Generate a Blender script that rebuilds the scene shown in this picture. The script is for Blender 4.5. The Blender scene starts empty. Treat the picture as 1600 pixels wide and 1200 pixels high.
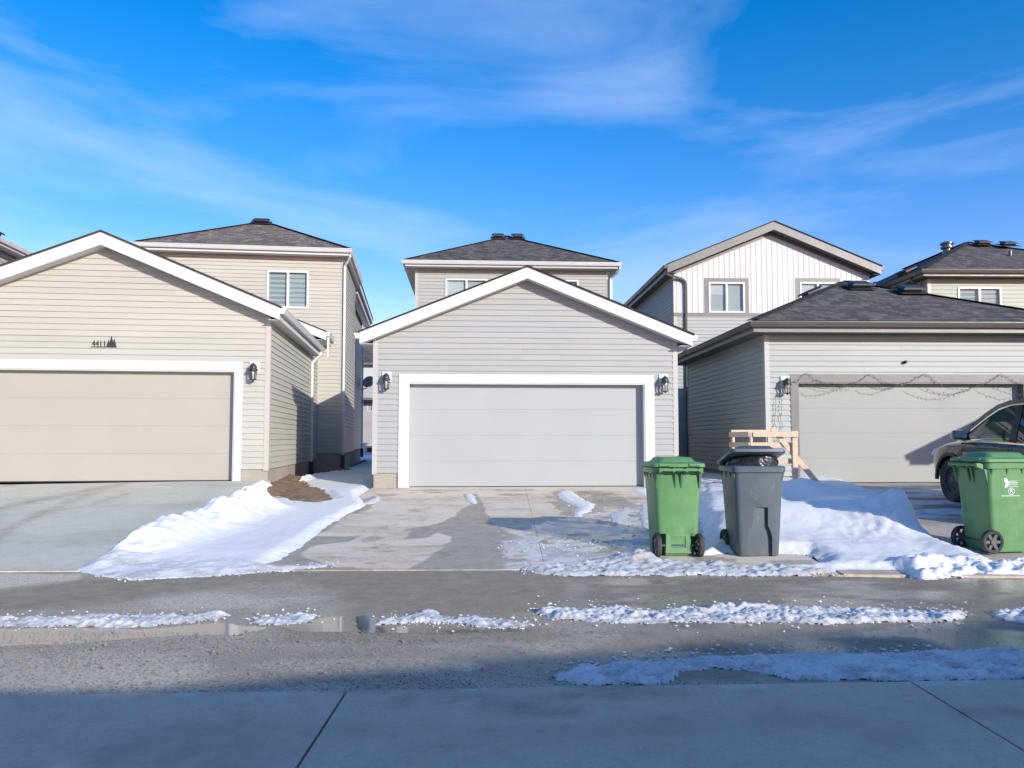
import bpy, bmesh, math, random
import numpy as np
from mathutils import Vector, Matrix

random.seed(7)
R = math.radians
scn = bpy.context.scene
COL = scn.collection

# ------------------------------------------------------------------ camera, light, sky
F = 1200.0                     # focal length in pixels of a 1600 px wide picture
PITCH = R(3.27)
SH = 18.5
CAMH = 1.40
cam_d = bpy.data.cameras.new("camera")
cam = bpy.data.objects.new("camera", cam_d)
COL.objects.link(cam)
cam.location = (0, 0, CAMH)
cam.rotation_euler = (R(90) + PITCH, 0, 0)
cam_d.sensor_width = 36.0
cam_d.lens = F / 1600 * 36.0
cam_d.shift_y = SH / 1600
cam_d.clip_end = 3000
scn.camera = cam

SUN_EL, SUN_AZ = R(17.0), R(40)          # sun behind the camera, to the right
SUN_DIR = Vector((math.sin(SUN_AZ) * math.cos(SUN_EL), -math.cos(SUN_AZ) * math.cos(SUN_EL), math.sin(SUN_EL)))
sun_d = bpy.data.lights.new("sun", 'SUN')
sun_d.energy = 3.15
sun_d.angle = R(0.53)
sun_d.color = (1.0, 0.95, 0.87)
sun = bpy.data.objects.new("sun", sun_d)
COL.objects.link(sun)
sun.rotation_euler = SUN_DIR.to_track_quat('Z', 'Y').to_euler()
sun.location = (20, -20, 30)

world = bpy.data.worlds.new("World")
scn.world = world
world.use_nodes = True
wt = world.node_tree
for n in list(wt.nodes):
    wt.nodes.remove(n)
w_out = wt.nodes.new('ShaderNodeOutputWorld')
w_bg = wt.nodes.new('ShaderNodeBackground')
w_sky = wt.nodes.new('ShaderNodeTexSky')
w_sky.sky_type = 'NISHITA'
w_sky.sun_disc = False
w_sky.sun_elevation = SUN_EL
w_sky.sun_rotation = math.atan2(SUN_DIR.x, SUN_DIR.y)
w_sky.altitude = 650
w_sky.air_density = 1.0
w_sky.dust_density = 0.3
w_sky.ozone_density = 2.5
w_hsv = wt.nodes.new('ShaderNodeHueSaturation')
w_hsv.inputs['Saturation'].default_value = 1.42
w_tint = wt.nodes.new('ShaderNodeMix'); w_tint.data_type = 'RGBA'; w_tint.blend_type = 'MULTIPLY'
w_tint.inputs[0].default_value = 1.0
w_tint.inputs[7].default_value = (1.75, 0.96, 1.09, 1)
wt.links.new(w_sky.outputs[0], w_hsv.inputs['Color'])
wt.links.new(w_hsv.outputs[0], w_tint.inputs[6])
# thin streaks of high cloud
w_tc = wt.nodes.new('ShaderNodeTexCoord')
w_map = wt.nodes.new('ShaderNodeMapping')
w_map.inputs['Rotation'].default_value = (0, R(14), 0)
w_map.inputs['Scale'].default_value = (1.0, 1.0, 4.2)
w_map.inputs['Location'].default_value = (11.3, 1.5, 5.2)
w_n = wt.nodes.new('ShaderNodeTexNoise')
w_n.inputs['Scale'].default_value = 2.0
w_n.inputs['Detail'].default_value = 9
w_n.inputs['Roughness'].default_value = 0.55
w_n.inputs['Distortion'].default_value = 0.5
w_r = wt.nodes.new('ShaderNodeMapRange')
w_r.inputs[1].default_value = 0.44
w_r.inputs[2].default_value = 0.80
w_r.inputs[3].default_value = 0.0
w_r.inputs[4].default_value = 0.38
w_mix = wt.nodes.new('ShaderNodeMix'); w_mix.data_type = 'RGBA'
w_mix.inputs[7].default_value = (4.0, 4.6, 5.9, 1)
wt.links.new(w_tc.outputs['Generated'], w_map.inputs[0])
wt.links.new(w_map.outputs[0], w_n.inputs['Vector'])
wt.links.new(w_n.outputs[0], w_r.inputs[0])
wt.links.new(w_r.outputs[0], w_mix.inputs[0])
wt.links.new(w_tint.outputs[2], w_mix.inputs[6])
wt.links.new(w_mix.outputs[2], w_bg.inputs[0])
w_bg.inputs[1].default_value = 0.142
wt.links.new(w_bg.outputs[0], w_out.inputs[0])

scn.view_settings.view_transform = 'Standard'
scn.view_settings.look = 'None'
scn.view_settings.gamma = 1
scn.view_settings.exposure = 0.69
scn.view_settings.use_curve_mapping = False
scn.cycles.max_bounces = 8
scn.cycles.transparent_max_bounces = 12

# ------------------------------------------------------------------ geometry of the picture
CP, SP = math.cos(PITCH), math.sin(PITCH)


def ray(u, v):
    xc = (u - 800) / F
    yc = -(v - 600 - SH) / F
    return Vector((xc, CP - yc * SP, SP + yc * CP))


def at_depth(u, v, Y):
    d = ray(u, v)
    t = Y / d.y
    return Vector((d.x * t, Y, CAMH + d.z * t))


def lerp(a, b, t):
    return a + (b - a) * t


YE_X = [-60, -5.5, 0, 1.6, 3.6, 6, 60]
YE_Y = [7.6, 8.28, 8.40, 8.27, 8.0, 7.9, 7.9]


def Ye(x):
    return float(np.interp(x, YE_X, YE_Y))


def Yn(x):
    return 4.37 + 0.05 * max(-14, min(14, x))


LGX, CGL, CGR, RGX = -4.72, -2.86, 3.42, 5.3


def zg_np(x, y):
    x = np.asarray(x, float); y = np.asarray(y, float)
    ye = np.interp(x, YE_X, YE_Y)
    t = np.clip((y - ye), 0, None)
    gap = np.where(t < 6.8, 0.36 * t / 6.8, 0.36 + 0.12 * np.clip((t - 6.8) / 3.5, 0, 1))
    gap = gap - 0.03 * np.clip((t - 12) / 6, 0, 1)
    lg = np.minimum(0.002 + 0.598 * t / (14.9 - ye), 0.60)
    cg = np.minimum(0.002 + 0.418 * t / (15.8 - ye), 0.42)
    rg = 0.002 + 0.478 * (1 - (1 - np.clip(t / (16.2 - ye), 0, 1)) ** 1.6)
    z = np.where(x < LGX, lg, np.where((x > CGL) & (x < CGR), cg, np.where(x > RGX, rg, gap)))
    return np.where(t <= 0, 0.0, z)


def zg(x, y):
    return float(zg_np(x, y))


def on_ground(u, v):
    d = ray(u, v)
    z = 0.0
    for k in range(30):
        t = (z - CAMH) / d.z
        z = 0.5 * z + 0.5 * zg(d.x * t, d.y * t)
    return (d.x * t, d.y * t)


# ------------------------------------------------------------------ noise and polygons (numpy)
def _hash(ix, iy, seed):
    n = (ix * 374761393 + iy * 668265263 + seed * 1442695041) & 0xFFFFFFFF
    n = ((n ^ (n >> 13)) * 1274126177) & 0xFFFFFFFF
    n = (n ^ (n >> 16)) & 0xFFFFFFFF
    return n / 4294967295.0


def vnoise(x, y, seed=0):
    x = np.asarray(x, float); y = np.asarray(y, float)
    ix = np.floor(x).astype(np.int64); iy = np.floor(y).astype(np.int64)
    fx = x - ix; fy = y - iy
    fx = fx * fx * (3 - 2 * fx); fy = fy * fy * (3 - 2 * fy)
    a = _hash(ix, iy, seed); b = _hash(ix + 1, iy, seed)
    c = _hash(ix, iy + 1, seed); d = _hash(ix + 1, iy + 1, seed)
    return (a * (1 - fx) + b * fx) * (1 - fy) + (c * (1 - fx) + d * fx) * fy


def fbm(x, y, seed=0, octv=4):
    s = 0; a = 0.5; tot = 0
    for k in range(octv):
        s = s + a * vnoise(x * 2 ** k, y * 2 ** k, seed + k * 17)
        tot += a; a *= 0.5
    return s / tot - 0.5


def worley(x, y, seed=0):
    """distance to the nearest scattered point: clods and lumps"""
    x = np.asarray(x, float); y = np.asarray(y, float)
    ix = np.floor(x).astype(np.int64); iy = np.floor(y).astype(np.int64)
    best = np.full(x.shape, 9.0)
    for dx in (-1, 0, 1):
        for dy in (-1, 0, 1):
            cx = ix + dx + _hash(ix + dx, iy + dy, seed); cy = iy + dy + _hash(ix + dx, iy + dy, seed + 91)
            best = np.minimum(best, np.hypot(x - cx, y - cy))
    return np.clip(best, 0, 1)


def clods(x, y, seed=0):
    w = x + 0.15 * fbm(x * 0.9, y * 0.9, seed + 5)
    return (0.55 - worley(w, y, seed)) + 0.45 * (0.55 - worley(w * 2.3, y * 2.3, seed + 1))


def sdist(px, py, poly):
    """signed distance, positive inside"""
    px = np.asarray(px, float); py = np.asarray(py, float)
    d2 = np.full(px.shape, 1e18); inside = np.zeros(px.shape, bool)
    n = len(poly)
    for i in range(n):
        x0, y0 = poly[i]; x1, y1 = poly[(i + 1) % n]
        ex, ey = x1 - x0, y1 - y0
        L = ex * ex + ey * ey + 1e-12
        t = np.clip(((px - x0) * ex + (py - y0) * ey) / L, 0, 1)
        dx = px - (x0 + t * ex); dy = py - (y0 + t * ey)
        d2 = np.minimum(d2, dx * dx + dy * dy)
        c = (y0 > py) != (y1 > py)
        with np.errstate(divide='ignore', invalid='ignore'):
            xi = (x1 - x0) * (py - y0) / ((y1 - y0) if y1 != y0 else 1e-12) + x0
        inside ^= (c & (px < xi))
    d = np.sqrt(d2)
    return np.where(inside, d, -d)


def segdist(px, py, a, b):
    ex, ey = b[0] - a[0], b[1] - a[1]
    t = np.clip(((px - a[0]) * ex + (py - a[1]) * ey) / (ex * ex + ey * ey), 0, 1)
    return np.hypot(px - a[0] - t * ex, py - a[1] - t * ey)


def sstep(a, b, x):
    t = np.clip((x - a) / (b - a), 0, 1)
    return t * t * (3 - 2 * t)


# ------------------------------------------------------------------ materials
MATS = {}


def new_mat(name):
    m = bpy.data.materials.new(name)
    m.use_nodes = True
    MATS[name] = m
    nt = m.node_tree
    return m, nt, nt.nodes['Principled BSDF']


def _mixrgb(nt, a, b, fac, blend='MIX'):
    n = nt.nodes.new('ShaderNodeMix'); n.data_type = 'RGBA'; n.blend_type = blend
    for sock, val in ((n.inputs[0], fac), (n.inputs[6], a), (n.inputs[7], b)):
        if hasattr(val, 'links') or isinstance(val, bpy.types.NodeSocket):
            nt.links.new(val, sock)
        elif isinstance(val, (int, float)):
            sock.default_value = val
        else:
            sock.default_value = (*val, 1) if len(val) == 3 else val
    return n.outputs[2]


def _noise(nt, scale, detail=5, rough=0.6, coord='Object', stretch=None, dist=0.0):
    tc = nt.nodes.new('ShaderNodeTexCoord')
    n = nt.nodes.new('ShaderNodeTexNoise')
    n.inputs['Scale'].default_value = scale
    n.inputs['Detail'].default_value = detail
    n.inputs['Roughness'].default_value = rough
    n.inputs['Distortion'].default_value = dist
    src = tc.outputs[coord]
    if stretch:
        mp = nt.nodes.new('ShaderNodeMapping')
        mp.inputs['Scale'].default_value = stretch
        nt.links.new(src, mp.inputs[0]); src = mp.outputs[0]
    nt.links.new(src, n.inputs['Vector'])
    return n.outputs[0]


def _range(nt, src, a, b, c=0.0, d=1.0):
    n = nt.nodes.new('ShaderNodeMapRange')
    for i, v in zip((1, 2, 3, 4), (a, b, c, d)):
        n.inputs[i].default_value = v
    nt.links.new(src, n.inputs[0])
    return n.outputs[0]


def _math(nt, op, a, b):
    n = nt.nodes.new('ShaderNodeMath'); n.operation = op
    for s, v in ((n.inputs[0], a), (n.inputs[1], b)):
        if isinstance(v, (int, float)):
            s.default_value = v
        else:
            nt.links.new(v, s)
    return n.outputs[0]


def _bump(nt, bsdf, src, strength, dist=0.01):
    b = nt.nodes.new('ShaderNodeBump')
    b.inputs['Strength'].default_value = strength
    b.inputs['Distance'].default_value = dist
    nt.links.new(src, b.inputs['Height'])
    nt.links.new(b.outputs[0], bsdf.inputs['Normal'])


def simple(name, col, rough=0.6, metal=0.0, var=0.10, scale=3.0, bump=0.0, bscale=60, objvar=0.0, dirt=0.0,
           stretch=None, spec=0.5, coat=0.0, scuff=0.0):
    m, nt, b = new_mat(name)
    n = _noise(nt, scale, 6, 0.65, stretch=stretch)
    f = _range(nt, n, 0.3, 0.7)
    c = _mixrgb(nt, tuple(x * (1 - var) for x in col), tuple(min(1, x * (1 + var)) for x in col), f)
    if objvar:
        oi = nt.nodes.new('ShaderNodeObjectInfo')
        f2 = _range(nt, oi.outputs['Random'], 0, 1, 1 - objvar, 1 + objvar)
        h = nt.nodes.new('ShaderNodeHueSaturation')
        nt.links.new(f2, h.inputs['Value']); nt.links.new(c, h.inputs['Color'])
        c = h.outputs[0]
    if dirt:
        n2 = _noise(nt, 1.3, 8, 0.7)
        f3 = _range(nt, n2, 0.52, 0.8, 0, dirt)
        c = _mixrgb(nt, c, (0.20, 0.16, 0.12), f3)
    if scuff:
        n5 = _noise(nt, 9, 8, 0.75, stretch=(1.6, 1.6, 0.35), dist=0.8)
        c = _mixrgb(nt, c, tuple(min(1, x * 1.5 + 0.10) for x in col), _range(nt, n5, 0.60, 0.72, 0, scuff))
        n6 = _noise(nt, 2.0, 5, 0.7)
        c = _mixrgb(nt, c, tuple(x * 0.72 for x in col), _range(nt, n6, 0.5, 0.75, 0, 0.7))
    nt.links.new(c, b.inputs['Base Color'])
    b.inputs['Roughness'].default_value = rough
    b.inputs['Metallic'].default_value = metal
    b.inputs['Specular IOR Level'].default_value = spec
    b.inputs['Coat Weight'].default_value = coat
    if coat:
        b.inputs['Coat Roughness'].default_value = 0.05
    nr = _range(nt, n, 0.3, 0.7, max(0.02, rough - 0.08), min(1, rough + 0.08))
    nt.links.new(nr, b.inputs['Roughness'])
    if bump:
        _bump(nt, b, _noise(nt, bscale, 4, 0.6), bump, 0.01)
    return m


def siding_mat(name, col):
    m, nt, b = new_mat(name)
    n = _noise(nt, 0.7, 5, 0.6, stretch=(0.5, 0.5, 1))
    grain = _noise(nt, 14, 4, 0.7, stretch=(0.25, 0.25, 5))
    c = _mixrgb(nt, tuple(x * 0.94 for x in col), tuple(x * 1.05 for x in col), _range(nt, n, 0.3, 0.7))
    c = _mixrgb(nt, c, tuple(x * 0.93 for x in col), _range(nt, grain, 0.45, 0.75, 0, 0.25))
    oi = nt.nodes.new('ShaderNodeObjectInfo')
    h = nt.nodes.new('ShaderNodeHueSaturation')
    nt.links.new(_range(nt, oi.outputs['Random'], 0, 1, 0.965, 1.03), h.inputs['Value'])
    nt.links.new(c, h.inputs['Color'])
    nt.links.new(h.outputs[0], b.inputs['Base Color'])
    b.inputs['Roughness'].default_value = 0.5
    b.inputs['Specular IOR Level'].default_value = 0.35
    wav = _noise(nt, 2.2, 2, 0.5, stretch=(0.6, 0.6, 2.5))
    add = _math(nt, 'ADD', _math(nt, 'MULTIPLY', wav, 2.0), _math(nt, 'MULTIPLY', grain, 0.12))
    _bump(nt, b, add, 0.22, 0.02)
    return m


def shingle_mat(name, col, lite):
    m, nt, b = new_mat(name)
    uv = nt.nodes.new('ShaderNodeUVMap')
    bk = nt.nodes.new('ShaderNodeTexBrick')
    bk.offset = 0.37; bk.offset_frequency = 2; bk.squash = 0.7; bk.squash_frequency = 3
    bk.inputs['Scale'].default_value = 1.0
    bk.inputs['Brick Width'].default_value = 0.23
    bk.inputs['Row Height'].default_value = 0.14
    bk.inputs['Mortar Size'].default_value = 0.006
    bk.inputs['Mortar Smooth'].default_value = 0.3
    bk.inputs['Bias'].default_value = -0.15
    bk.inputs['Color1'].default_value = (*col, 1)
    bk.inputs['Color2'].default_value = (*lite, 1)
    bk.inputs['Mortar'].default_value = (*[x * 0.35 for x in col], 1)
    nt.links.new(uv.outputs[0], bk.inputs['Vector'])
    n = _noise(nt, 55, 3, 0.8)
    n2 = _noise(nt, 2.2, 5, 0.65, dist=0.6)
    c = _mixrgb(nt, bk.outputs['Color'], tuple(x * 1.5 for x in lite), _range(nt, n, 0.55, 0.8, 0, 0.5))
    c = _mixrgb(nt, c, tuple(x * 0.55 for x in col), _range(nt, n2, 0.48, 0.75, 0, 0.5))
    nt.links.new(c, b.inputs['Base Color'])
    b.inputs['Roughness'].default_value = 0.92
    h = _math(nt, 'ADD', _math(nt, 'MULTIPLY', bk.outputs['Fac'], -1.0), _math(nt, 'MULTIPLY', n, 0.6))
    _bump(nt, b, h, 0.7, 0.012)
    return m


def ground_mat(name, col, col2, wetcol, gritcol, grit=0.4, bump=0.4):
    """concrete / asphalt: the attributes wet, stain, ice and dry are worn shapes laid on the slab"""
    m, nt, b = new_mat(name)

    def att(a):
        n = nt.nodes.new('ShaderNodeAttribute'); n.attribute_name = a
        return n.outputs['Fac']
    n1 = _noise(nt, 0.9, 7, 0.62, dist=0.4)
    n2 = _noise(nt, 6, 6, 0.7)
    n3 = _noise(nt, 42, 5, 0.85)
    n4 = _noise(nt, 15, 6, 0.8)
    c = _mixrgb(nt, col, col2, _range(nt, n1, 0.35, 0.68))
    c = _mixrgb(nt, c, tuple(x * 0.72 for x in col), _range(nt, n2, 0.5, 0.78, 0, 0.55))
    c = _mixrgb(nt, c, tuple(min(1, x * 1.45 + 0.05) for x in col2), att('dry'))
    c = _mixrgb(nt, c, gritcol, _range(nt, n3, 0.50, 0.66, 0, grit))
    c = _mixrgb(nt, c, tuple(min(0.9, x * 1.25) for x in col2), _range(nt, n3, 0.48, 0.36, 0, grit * 0.8))
    c = _mixrgb(nt, c, tuple(x * 0.75 for x in gritcol), _range(nt, n4, 0.54, 0.70, 0, grit))
    c = _mixrgb(nt, c, (0.30, 0.17, 0.09), _math(nt, 'MULTIPLY', att('stain'), _range(nt, n2, 0.3, 0.65, 0.25, 1)))
    w = att('wet')
    wetc = _mixrgb(nt, wetcol, tuple(x * 0.6 for x in wetcol), _range(nt, n2, 0.35, 0.7))
    wetc = _mixrgb(nt, wetc, tuple(min(1, x * 1.8) for x in wetcol), _range(nt, n3, 0.54, 0.68, 0, grit * 0.8))
    wetc = _mixrgb(nt, wetc, tuple(x * 0.55 for x in wetcol), _range(nt, n3, 0.48, 0.36, 0, grit))
    c = _mixrgb(nt, c, wetc, w)
    ice = att('ice')
    icef = _math(nt, 'MULTIPLY', ice, _range(nt, n2, 0.3, 0.6, 0.35, 1))
    c = _mixrgb(nt, c, (0.72, 0.74, 0.78), icef)
    nt.links.new(c, b.inputs['Base Color'])
    gl = att('gloss')
    dryr = _range(nt, n2, 0.3, 0.7, 0.72, 0.92)
    mx = nt.nodes.new('ShaderNodeMix'); mx.data_type = 'FLOAT'
    nt.links.new(gl, mx.inputs[0]); nt.links.new(dryr, mx.inputs[2])
    nt.links.new(_range(nt, n3, 0.35, 0.7, 0.06, 0.34), mx.inputs[3])
    nt.links.new(mx.outputs[0], b.inputs['Roughness'])
    hh = _math(nt, 'ADD', n3, _math(nt, 'MULTIPLY', n2, 0.5))
    b2 = nt.nodes.new('ShaderNodeBump')
    nt.links.new(_math(nt, 'MULTIPLY', _math(nt, 'SUBTRACT', 1.08, gl), bump), b2.inputs['Strength'])
    b2.inputs['Distance'].default_value = 0.012
    nt.links.new(hh, b2.inputs['Height'])
    nt.links.new(b2.outputs[0], b.inputs['Normal'])
    return m


def snow_mat(name, dirtiness, tone=1.0):
    m, nt, b = new_mat(name)
    n1 = _noise(nt, 2.2, 7, 0.7)
    n2 = _noise(nt, 38, 6, 0.75)
    n3 = _noise(nt, 9, 6, 0.75)
    at = nt.nodes.new('ShaderNodeAttribute'); at.attribute_name = 'dirt'
    c = _mixrgb(nt, tuple(tone * x for x in (0.80, 0.79, 0.765)), tuple(tone * x for x in (0.87, 0.86, 0.83)), n1)
    f = _math(nt, 'MULTIPLY', _range(nt, n3, 0.38, 0.70, 0, 1), at.outputs['Fac'])
    c = _mixrgb(nt, c, (0.36, 0.31, 0.26), f)
    sp = _math(nt, 'MULTIPLY', _range(nt, n2, 0.56, 0.68, 0, dirtiness), _math(nt, 'ADD', at.outputs['Fac'], 0.30))
    c = _mixrgb(nt, c, (0.20, 0.18, 0.16), sp)
    nt.links.new(c, b.inputs['Base Color'])
    b.inputs['Roughness'].default_value = 0.65
    b.inputs['Specular IOR Level'].default_value = 0.3
    b.inputs['Subsurface Weight'].default_value = 0.15
    b.inputs['Subsurface Radius'].default_value = (0.02, 0.03, 0.04)
    b.inputs['Subsurface Scale'].default_value = 0.6
    h = _math(nt, 'ADD', n2, _math(nt, 'MULTIPLY', n3, 1.6))
    _bump(nt, b, h, 0.35, 0.015)
    return m


def glass_mat(name, tint=(1, 1, 1), refl=1.0):
    m = bpy.data.materials.new(name); m.use_nodes = True
    MATS[name] = m
    nt = m.node_tree
    for n in list(nt.nodes):
        nt.nodes.remove(n)
    o = nt.nodes.new('ShaderNodeOutputMaterial')
    t = nt.nodes.new('ShaderNodeBsdfTransparent'); t.inputs[0].default_value = (*tint, 1)
    g = nt.nodes.new('ShaderNodeBsdfGlossy'); g.inputs['Roughness'].default_value = 0.01
    fr = nt.nodes.new('ShaderNodeFresnel')
    ge = nt.nodes.new('ShaderNodeNewGeometry')
    nt.links.new(_range(nt, ge.outputs['Backfacing'], 0, 1, 1.55, 1 / 1.55), fr.inputs[0])
    mx = nt.nodes.new('ShaderNodeMixShader')
    fm = _math(nt, 'MULTIPLY', fr.outputs[0], refl)
    nt.links.new(fm, mx.inputs[0]); nt.links.new(t.outputs[0], mx.inputs[1]); nt.links.new(g.outputs[0], mx.inputs[2])
    nt.links.new(mx.outputs[0], o.inputs[0])
    return m


def wood_mat(name, col):
    m, nt, b = new_mat(name)
    n = _noise(nt, 7, 5, 0.6, stretch=(1, 1, 1), dist=1.5)
    n2 = _noise(nt, 30, 4, 0.6, stretch=(0.3, 0.3, 3))
    c = _mixrgb(nt, tuple(x * 0.8 for x in col), tuple(min(1, x * 1.15) for x in col), _range(nt, n, 0.3, 0.7))
    c = _mixrgb(nt, c, tuple(x * 0.6 for x in col), _range(nt, n2, 0.5, 0.8, 0, 0.5))
    nt.links.new(c, b.inputs['Base Color'])
    b.inputs['Roughness'].default_value = 0.7
    _bump(nt, b, n2, 0.2, 0.004)
    return m


siding_mat('siding_beige', (0.46, 0.447, 0.378))
siding_mat('siding_grey', (0.366, 0.374, 0.347))
siding_mat('siding_sage', (0.36, 0.387, 0.353))
siding_mat('siding_green', (0.37, 0.395, 0.315))
siding_mat('siding_white', (0.565, 0.582, 0.562))
siding_mat('siding_far', (0.40, 0.39, 0.385))
simple('white_trim', (0.59, 0.607, 0.585), 0.45, var=0.03, scale=1.5)
simple('cream_trim', (0.70, 0.66, 0.60), 0.45, var=0.03, scale=1.5)
simple('cream_corner', (0.49, 0.45, 0.39), 0.45, var=0.03)
simple('grey_corner', (0.46, 0.445, 0.41), 0.45, var=0.03)
simple('sage_corner', (0.46, 0.455, 0.415), 0.45, var=0.03)
simple('dark_trim', (0.165, 0.158, 0.143), 0.42, var=0.16, scale=1.6, bump=0.5, bscale=3)
simple('fascia_grey', (0.185, 0.184, 0.168), 0.42, var=0.12, scale=1.6, bump=0.4, bscale=3)
simple('dark_gutter', (0.09, 0.086, 0.077), 0.4, var=0.06)
simple('soffit_white', (0.62, 0.61, 0.59), 0.6, var=0.04)
simple('soffit_dark', (0.12, 0.115, 0.105), 0.6, var=0.04)
simple('door_grey', (0.375, 0.39, 0.372), 0.5, var=0.02, scale=1.0, bump=0.12, bscale=45)
simple('door_beige', (0.405, 0.378, 0.315), 0.5, var=0.02, scale=1.0, bump=0.12, bscale=45)
simple('door_sage', (0.295, 0.305, 0.275), 0.5, var=0.03, scale=1.0, bump=0.15, bscale=45)
simple('foundation', (0.36, 0.33, 0.27), 0.9, var=0.16, scale=2.2, bump=0.4, bscale=30, dirt=0.5)
shingle_mat('shingle_brown', (0.115, 0.096, 0.078), (0.26, 0.225, 0.185))
shingle_mat('shingle_grey', (0.058, 0.054, 0.049), (0.165, 0.152, 0.135))
simple('roof_edge', (0.05, 0.05, 0.05), 0.9)
simple('vent_black', (0.03, 0.03, 0.032), 0.5)
simple('vent_metal', (0.13, 0.13, 0.135), 0.35, metal=0.5)
simple('lamp_black', (0.03, 0.032, 0.035), 0.4)
simple('lamp_bulb', (0.7, 0.7, 0.66), 0.3)
glass_mat('window_glass', (0.92, 0.97, 0.97), 1.0)
glass_mat('lamp_glass', (0.95, 0.97, 0.97), 0.8)
glass_mat('car_glass', (0.66, 0.76, 0.72), 1.2)
simple('blind_light', (0.31, 0.35, 0.33), 0.8, var=0.04)
simple('blind_dark', (0.19, 0.225, 0.215), 0.8, var=0.05)
simple('blind_pale', (0.42, 0.45, 0.43), 0.8, var=0.05)
simple('blind_mid', (0.30, 0.335, 0.325), 0.8, var=0.05)
simple('interior_dark', (0.05, 0.055, 0.06), 0.9)
ground_mat('concrete_center', (0.76, 0.65, 0.49), (0.82, 0.71, 0.55), (0.37, 0.33, 0.265), (0.46, 0.38, 0.29), 0.4)
ground_mat('concrete_left', (0.58, 0.56, 0.45), (0.65, 0.63, 0.51), (0.42, 0.42, 0.35), (0.48, 0.46, 0.38), 0.25)
ground_mat('concrete_right', (0.50, 0.44, 0.37), (0.56, 0.50, 0.43), (0.22, 0.205, 0.185), (0.36, 0.32, 0.28), 0.25)
ground_mat('concrete_apron', (0.56, 0.455, 0.34), (0.62, 0.505, 0.385), (0.43, 0.35, 0.27), (0.40, 0.33, 0.26), 0.4, 0.4)
ground_mat('asphalt', (0.50, 0.42, 0.30), (0.58, 0.49, 0.365), (0.365, 0.29, 0.205), (0.17, 0.145, 0.115), 0.85, 0.9)
simple('dirt', (0.22, 0.145, 0.085), 0.95, var=0.3, scale=6, bump=0.8, bscale=40)
simple('soil_ground', (0.20, 0.15, 0.105), 0.95, var=0.35, scale=1.5, bump=0.6, bscale=20)
snow_mat('snow_clean', 0.4)
snow_mat('snow_dirty', 0.95, 0.80)
simple('water', (0.42, 0.345, 0.265), 0.02, var=0.12, spec=0.9, scale=2.0)
simple('water_clear', (0.07, 0.062, 0.052), 0.015, var=0.12, spec=1.0, scale=2.0)
MATS['water_clear'].node_tree.nodes['Principled BSDF'].inputs['IOR'].default_value = 1.9
MATS['water'].node_tree.nodes['Principled BSDF'].inputs['IOR'].default_value = 1.6
simple('pebble', (0.24, 0.21, 0.175), 0.85, var=0.55, scale=40)
simple('bin_green', (0.115, 0.265, 0.10), 0.42, var=0.10, scale=5, bump=0.08, bscale=80, dirt=0.2, scuff=0.55)
simple('bin_green_dark', (0.07, 0.19, 0.085), 0.45, var=0.08)
simple('bin_grey', (0.094, 0.112, 0.127), 0.42, var=0.08, scale=4, bump=0.08, bscale=80, dirt=0.15, scuff=0.55)
simple('bin_grey_dark', (0.06, 0.07, 0.08), 0.45)
simple('rubber', (0.035, 0.035, 0.037), 0.8, var=0.25, scale=12, dirt=0.5)
simple('wheel_plastic', (0.10, 0.10, 0.105), 0.6, dirt=0.3)
simple('print_white', (0.80, 0.84, 0.80), 0.6, var=0.04)
simple('bag_black', (0.022, 0.022, 0.024), 0.22, bump=0.6, bscale=14)
wood_mat('lumber', (0.68, 0.51, 0.35))
simple('sign_black', (0.035, 0.035, 0.038), 0.5)
simple('wire_dark', (0.06, 0.065, 0.06), 0.6)
simple('wire_bulb', (0.25, 0.27, 0.26), 0.2)
simple('downspout_black', (0.02, 0.022, 0.025), 0.5)
simple('car_paint', (0.062, 0.063, 0.065), 0.3, metal=0.4, var=0.05, coat=1.0, dirt=0.04)
simple('car_black', (0.018, 0.018, 0.019), 0.5)
simple('chrome', (0.72, 0.72, 0.72), 0.12, metal=1.0, var=0.02)
simple('mirror_glass', (0.85, 0.86, 0.88), 0.02, metal=1.0, var=0.01)
simple('steel_wheel', (0.10, 0.10, 0.105), 0.5, metal=0.4, dirt=0.3)
simple('red_plastic', (0.35, 0.02, 0.02), 0.2)
simple('white_paint', (0.75, 0.76, 0.77), 0.5)
simple('dish_grey', (0.30, 0.31, 0.33), 0.5)


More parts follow.
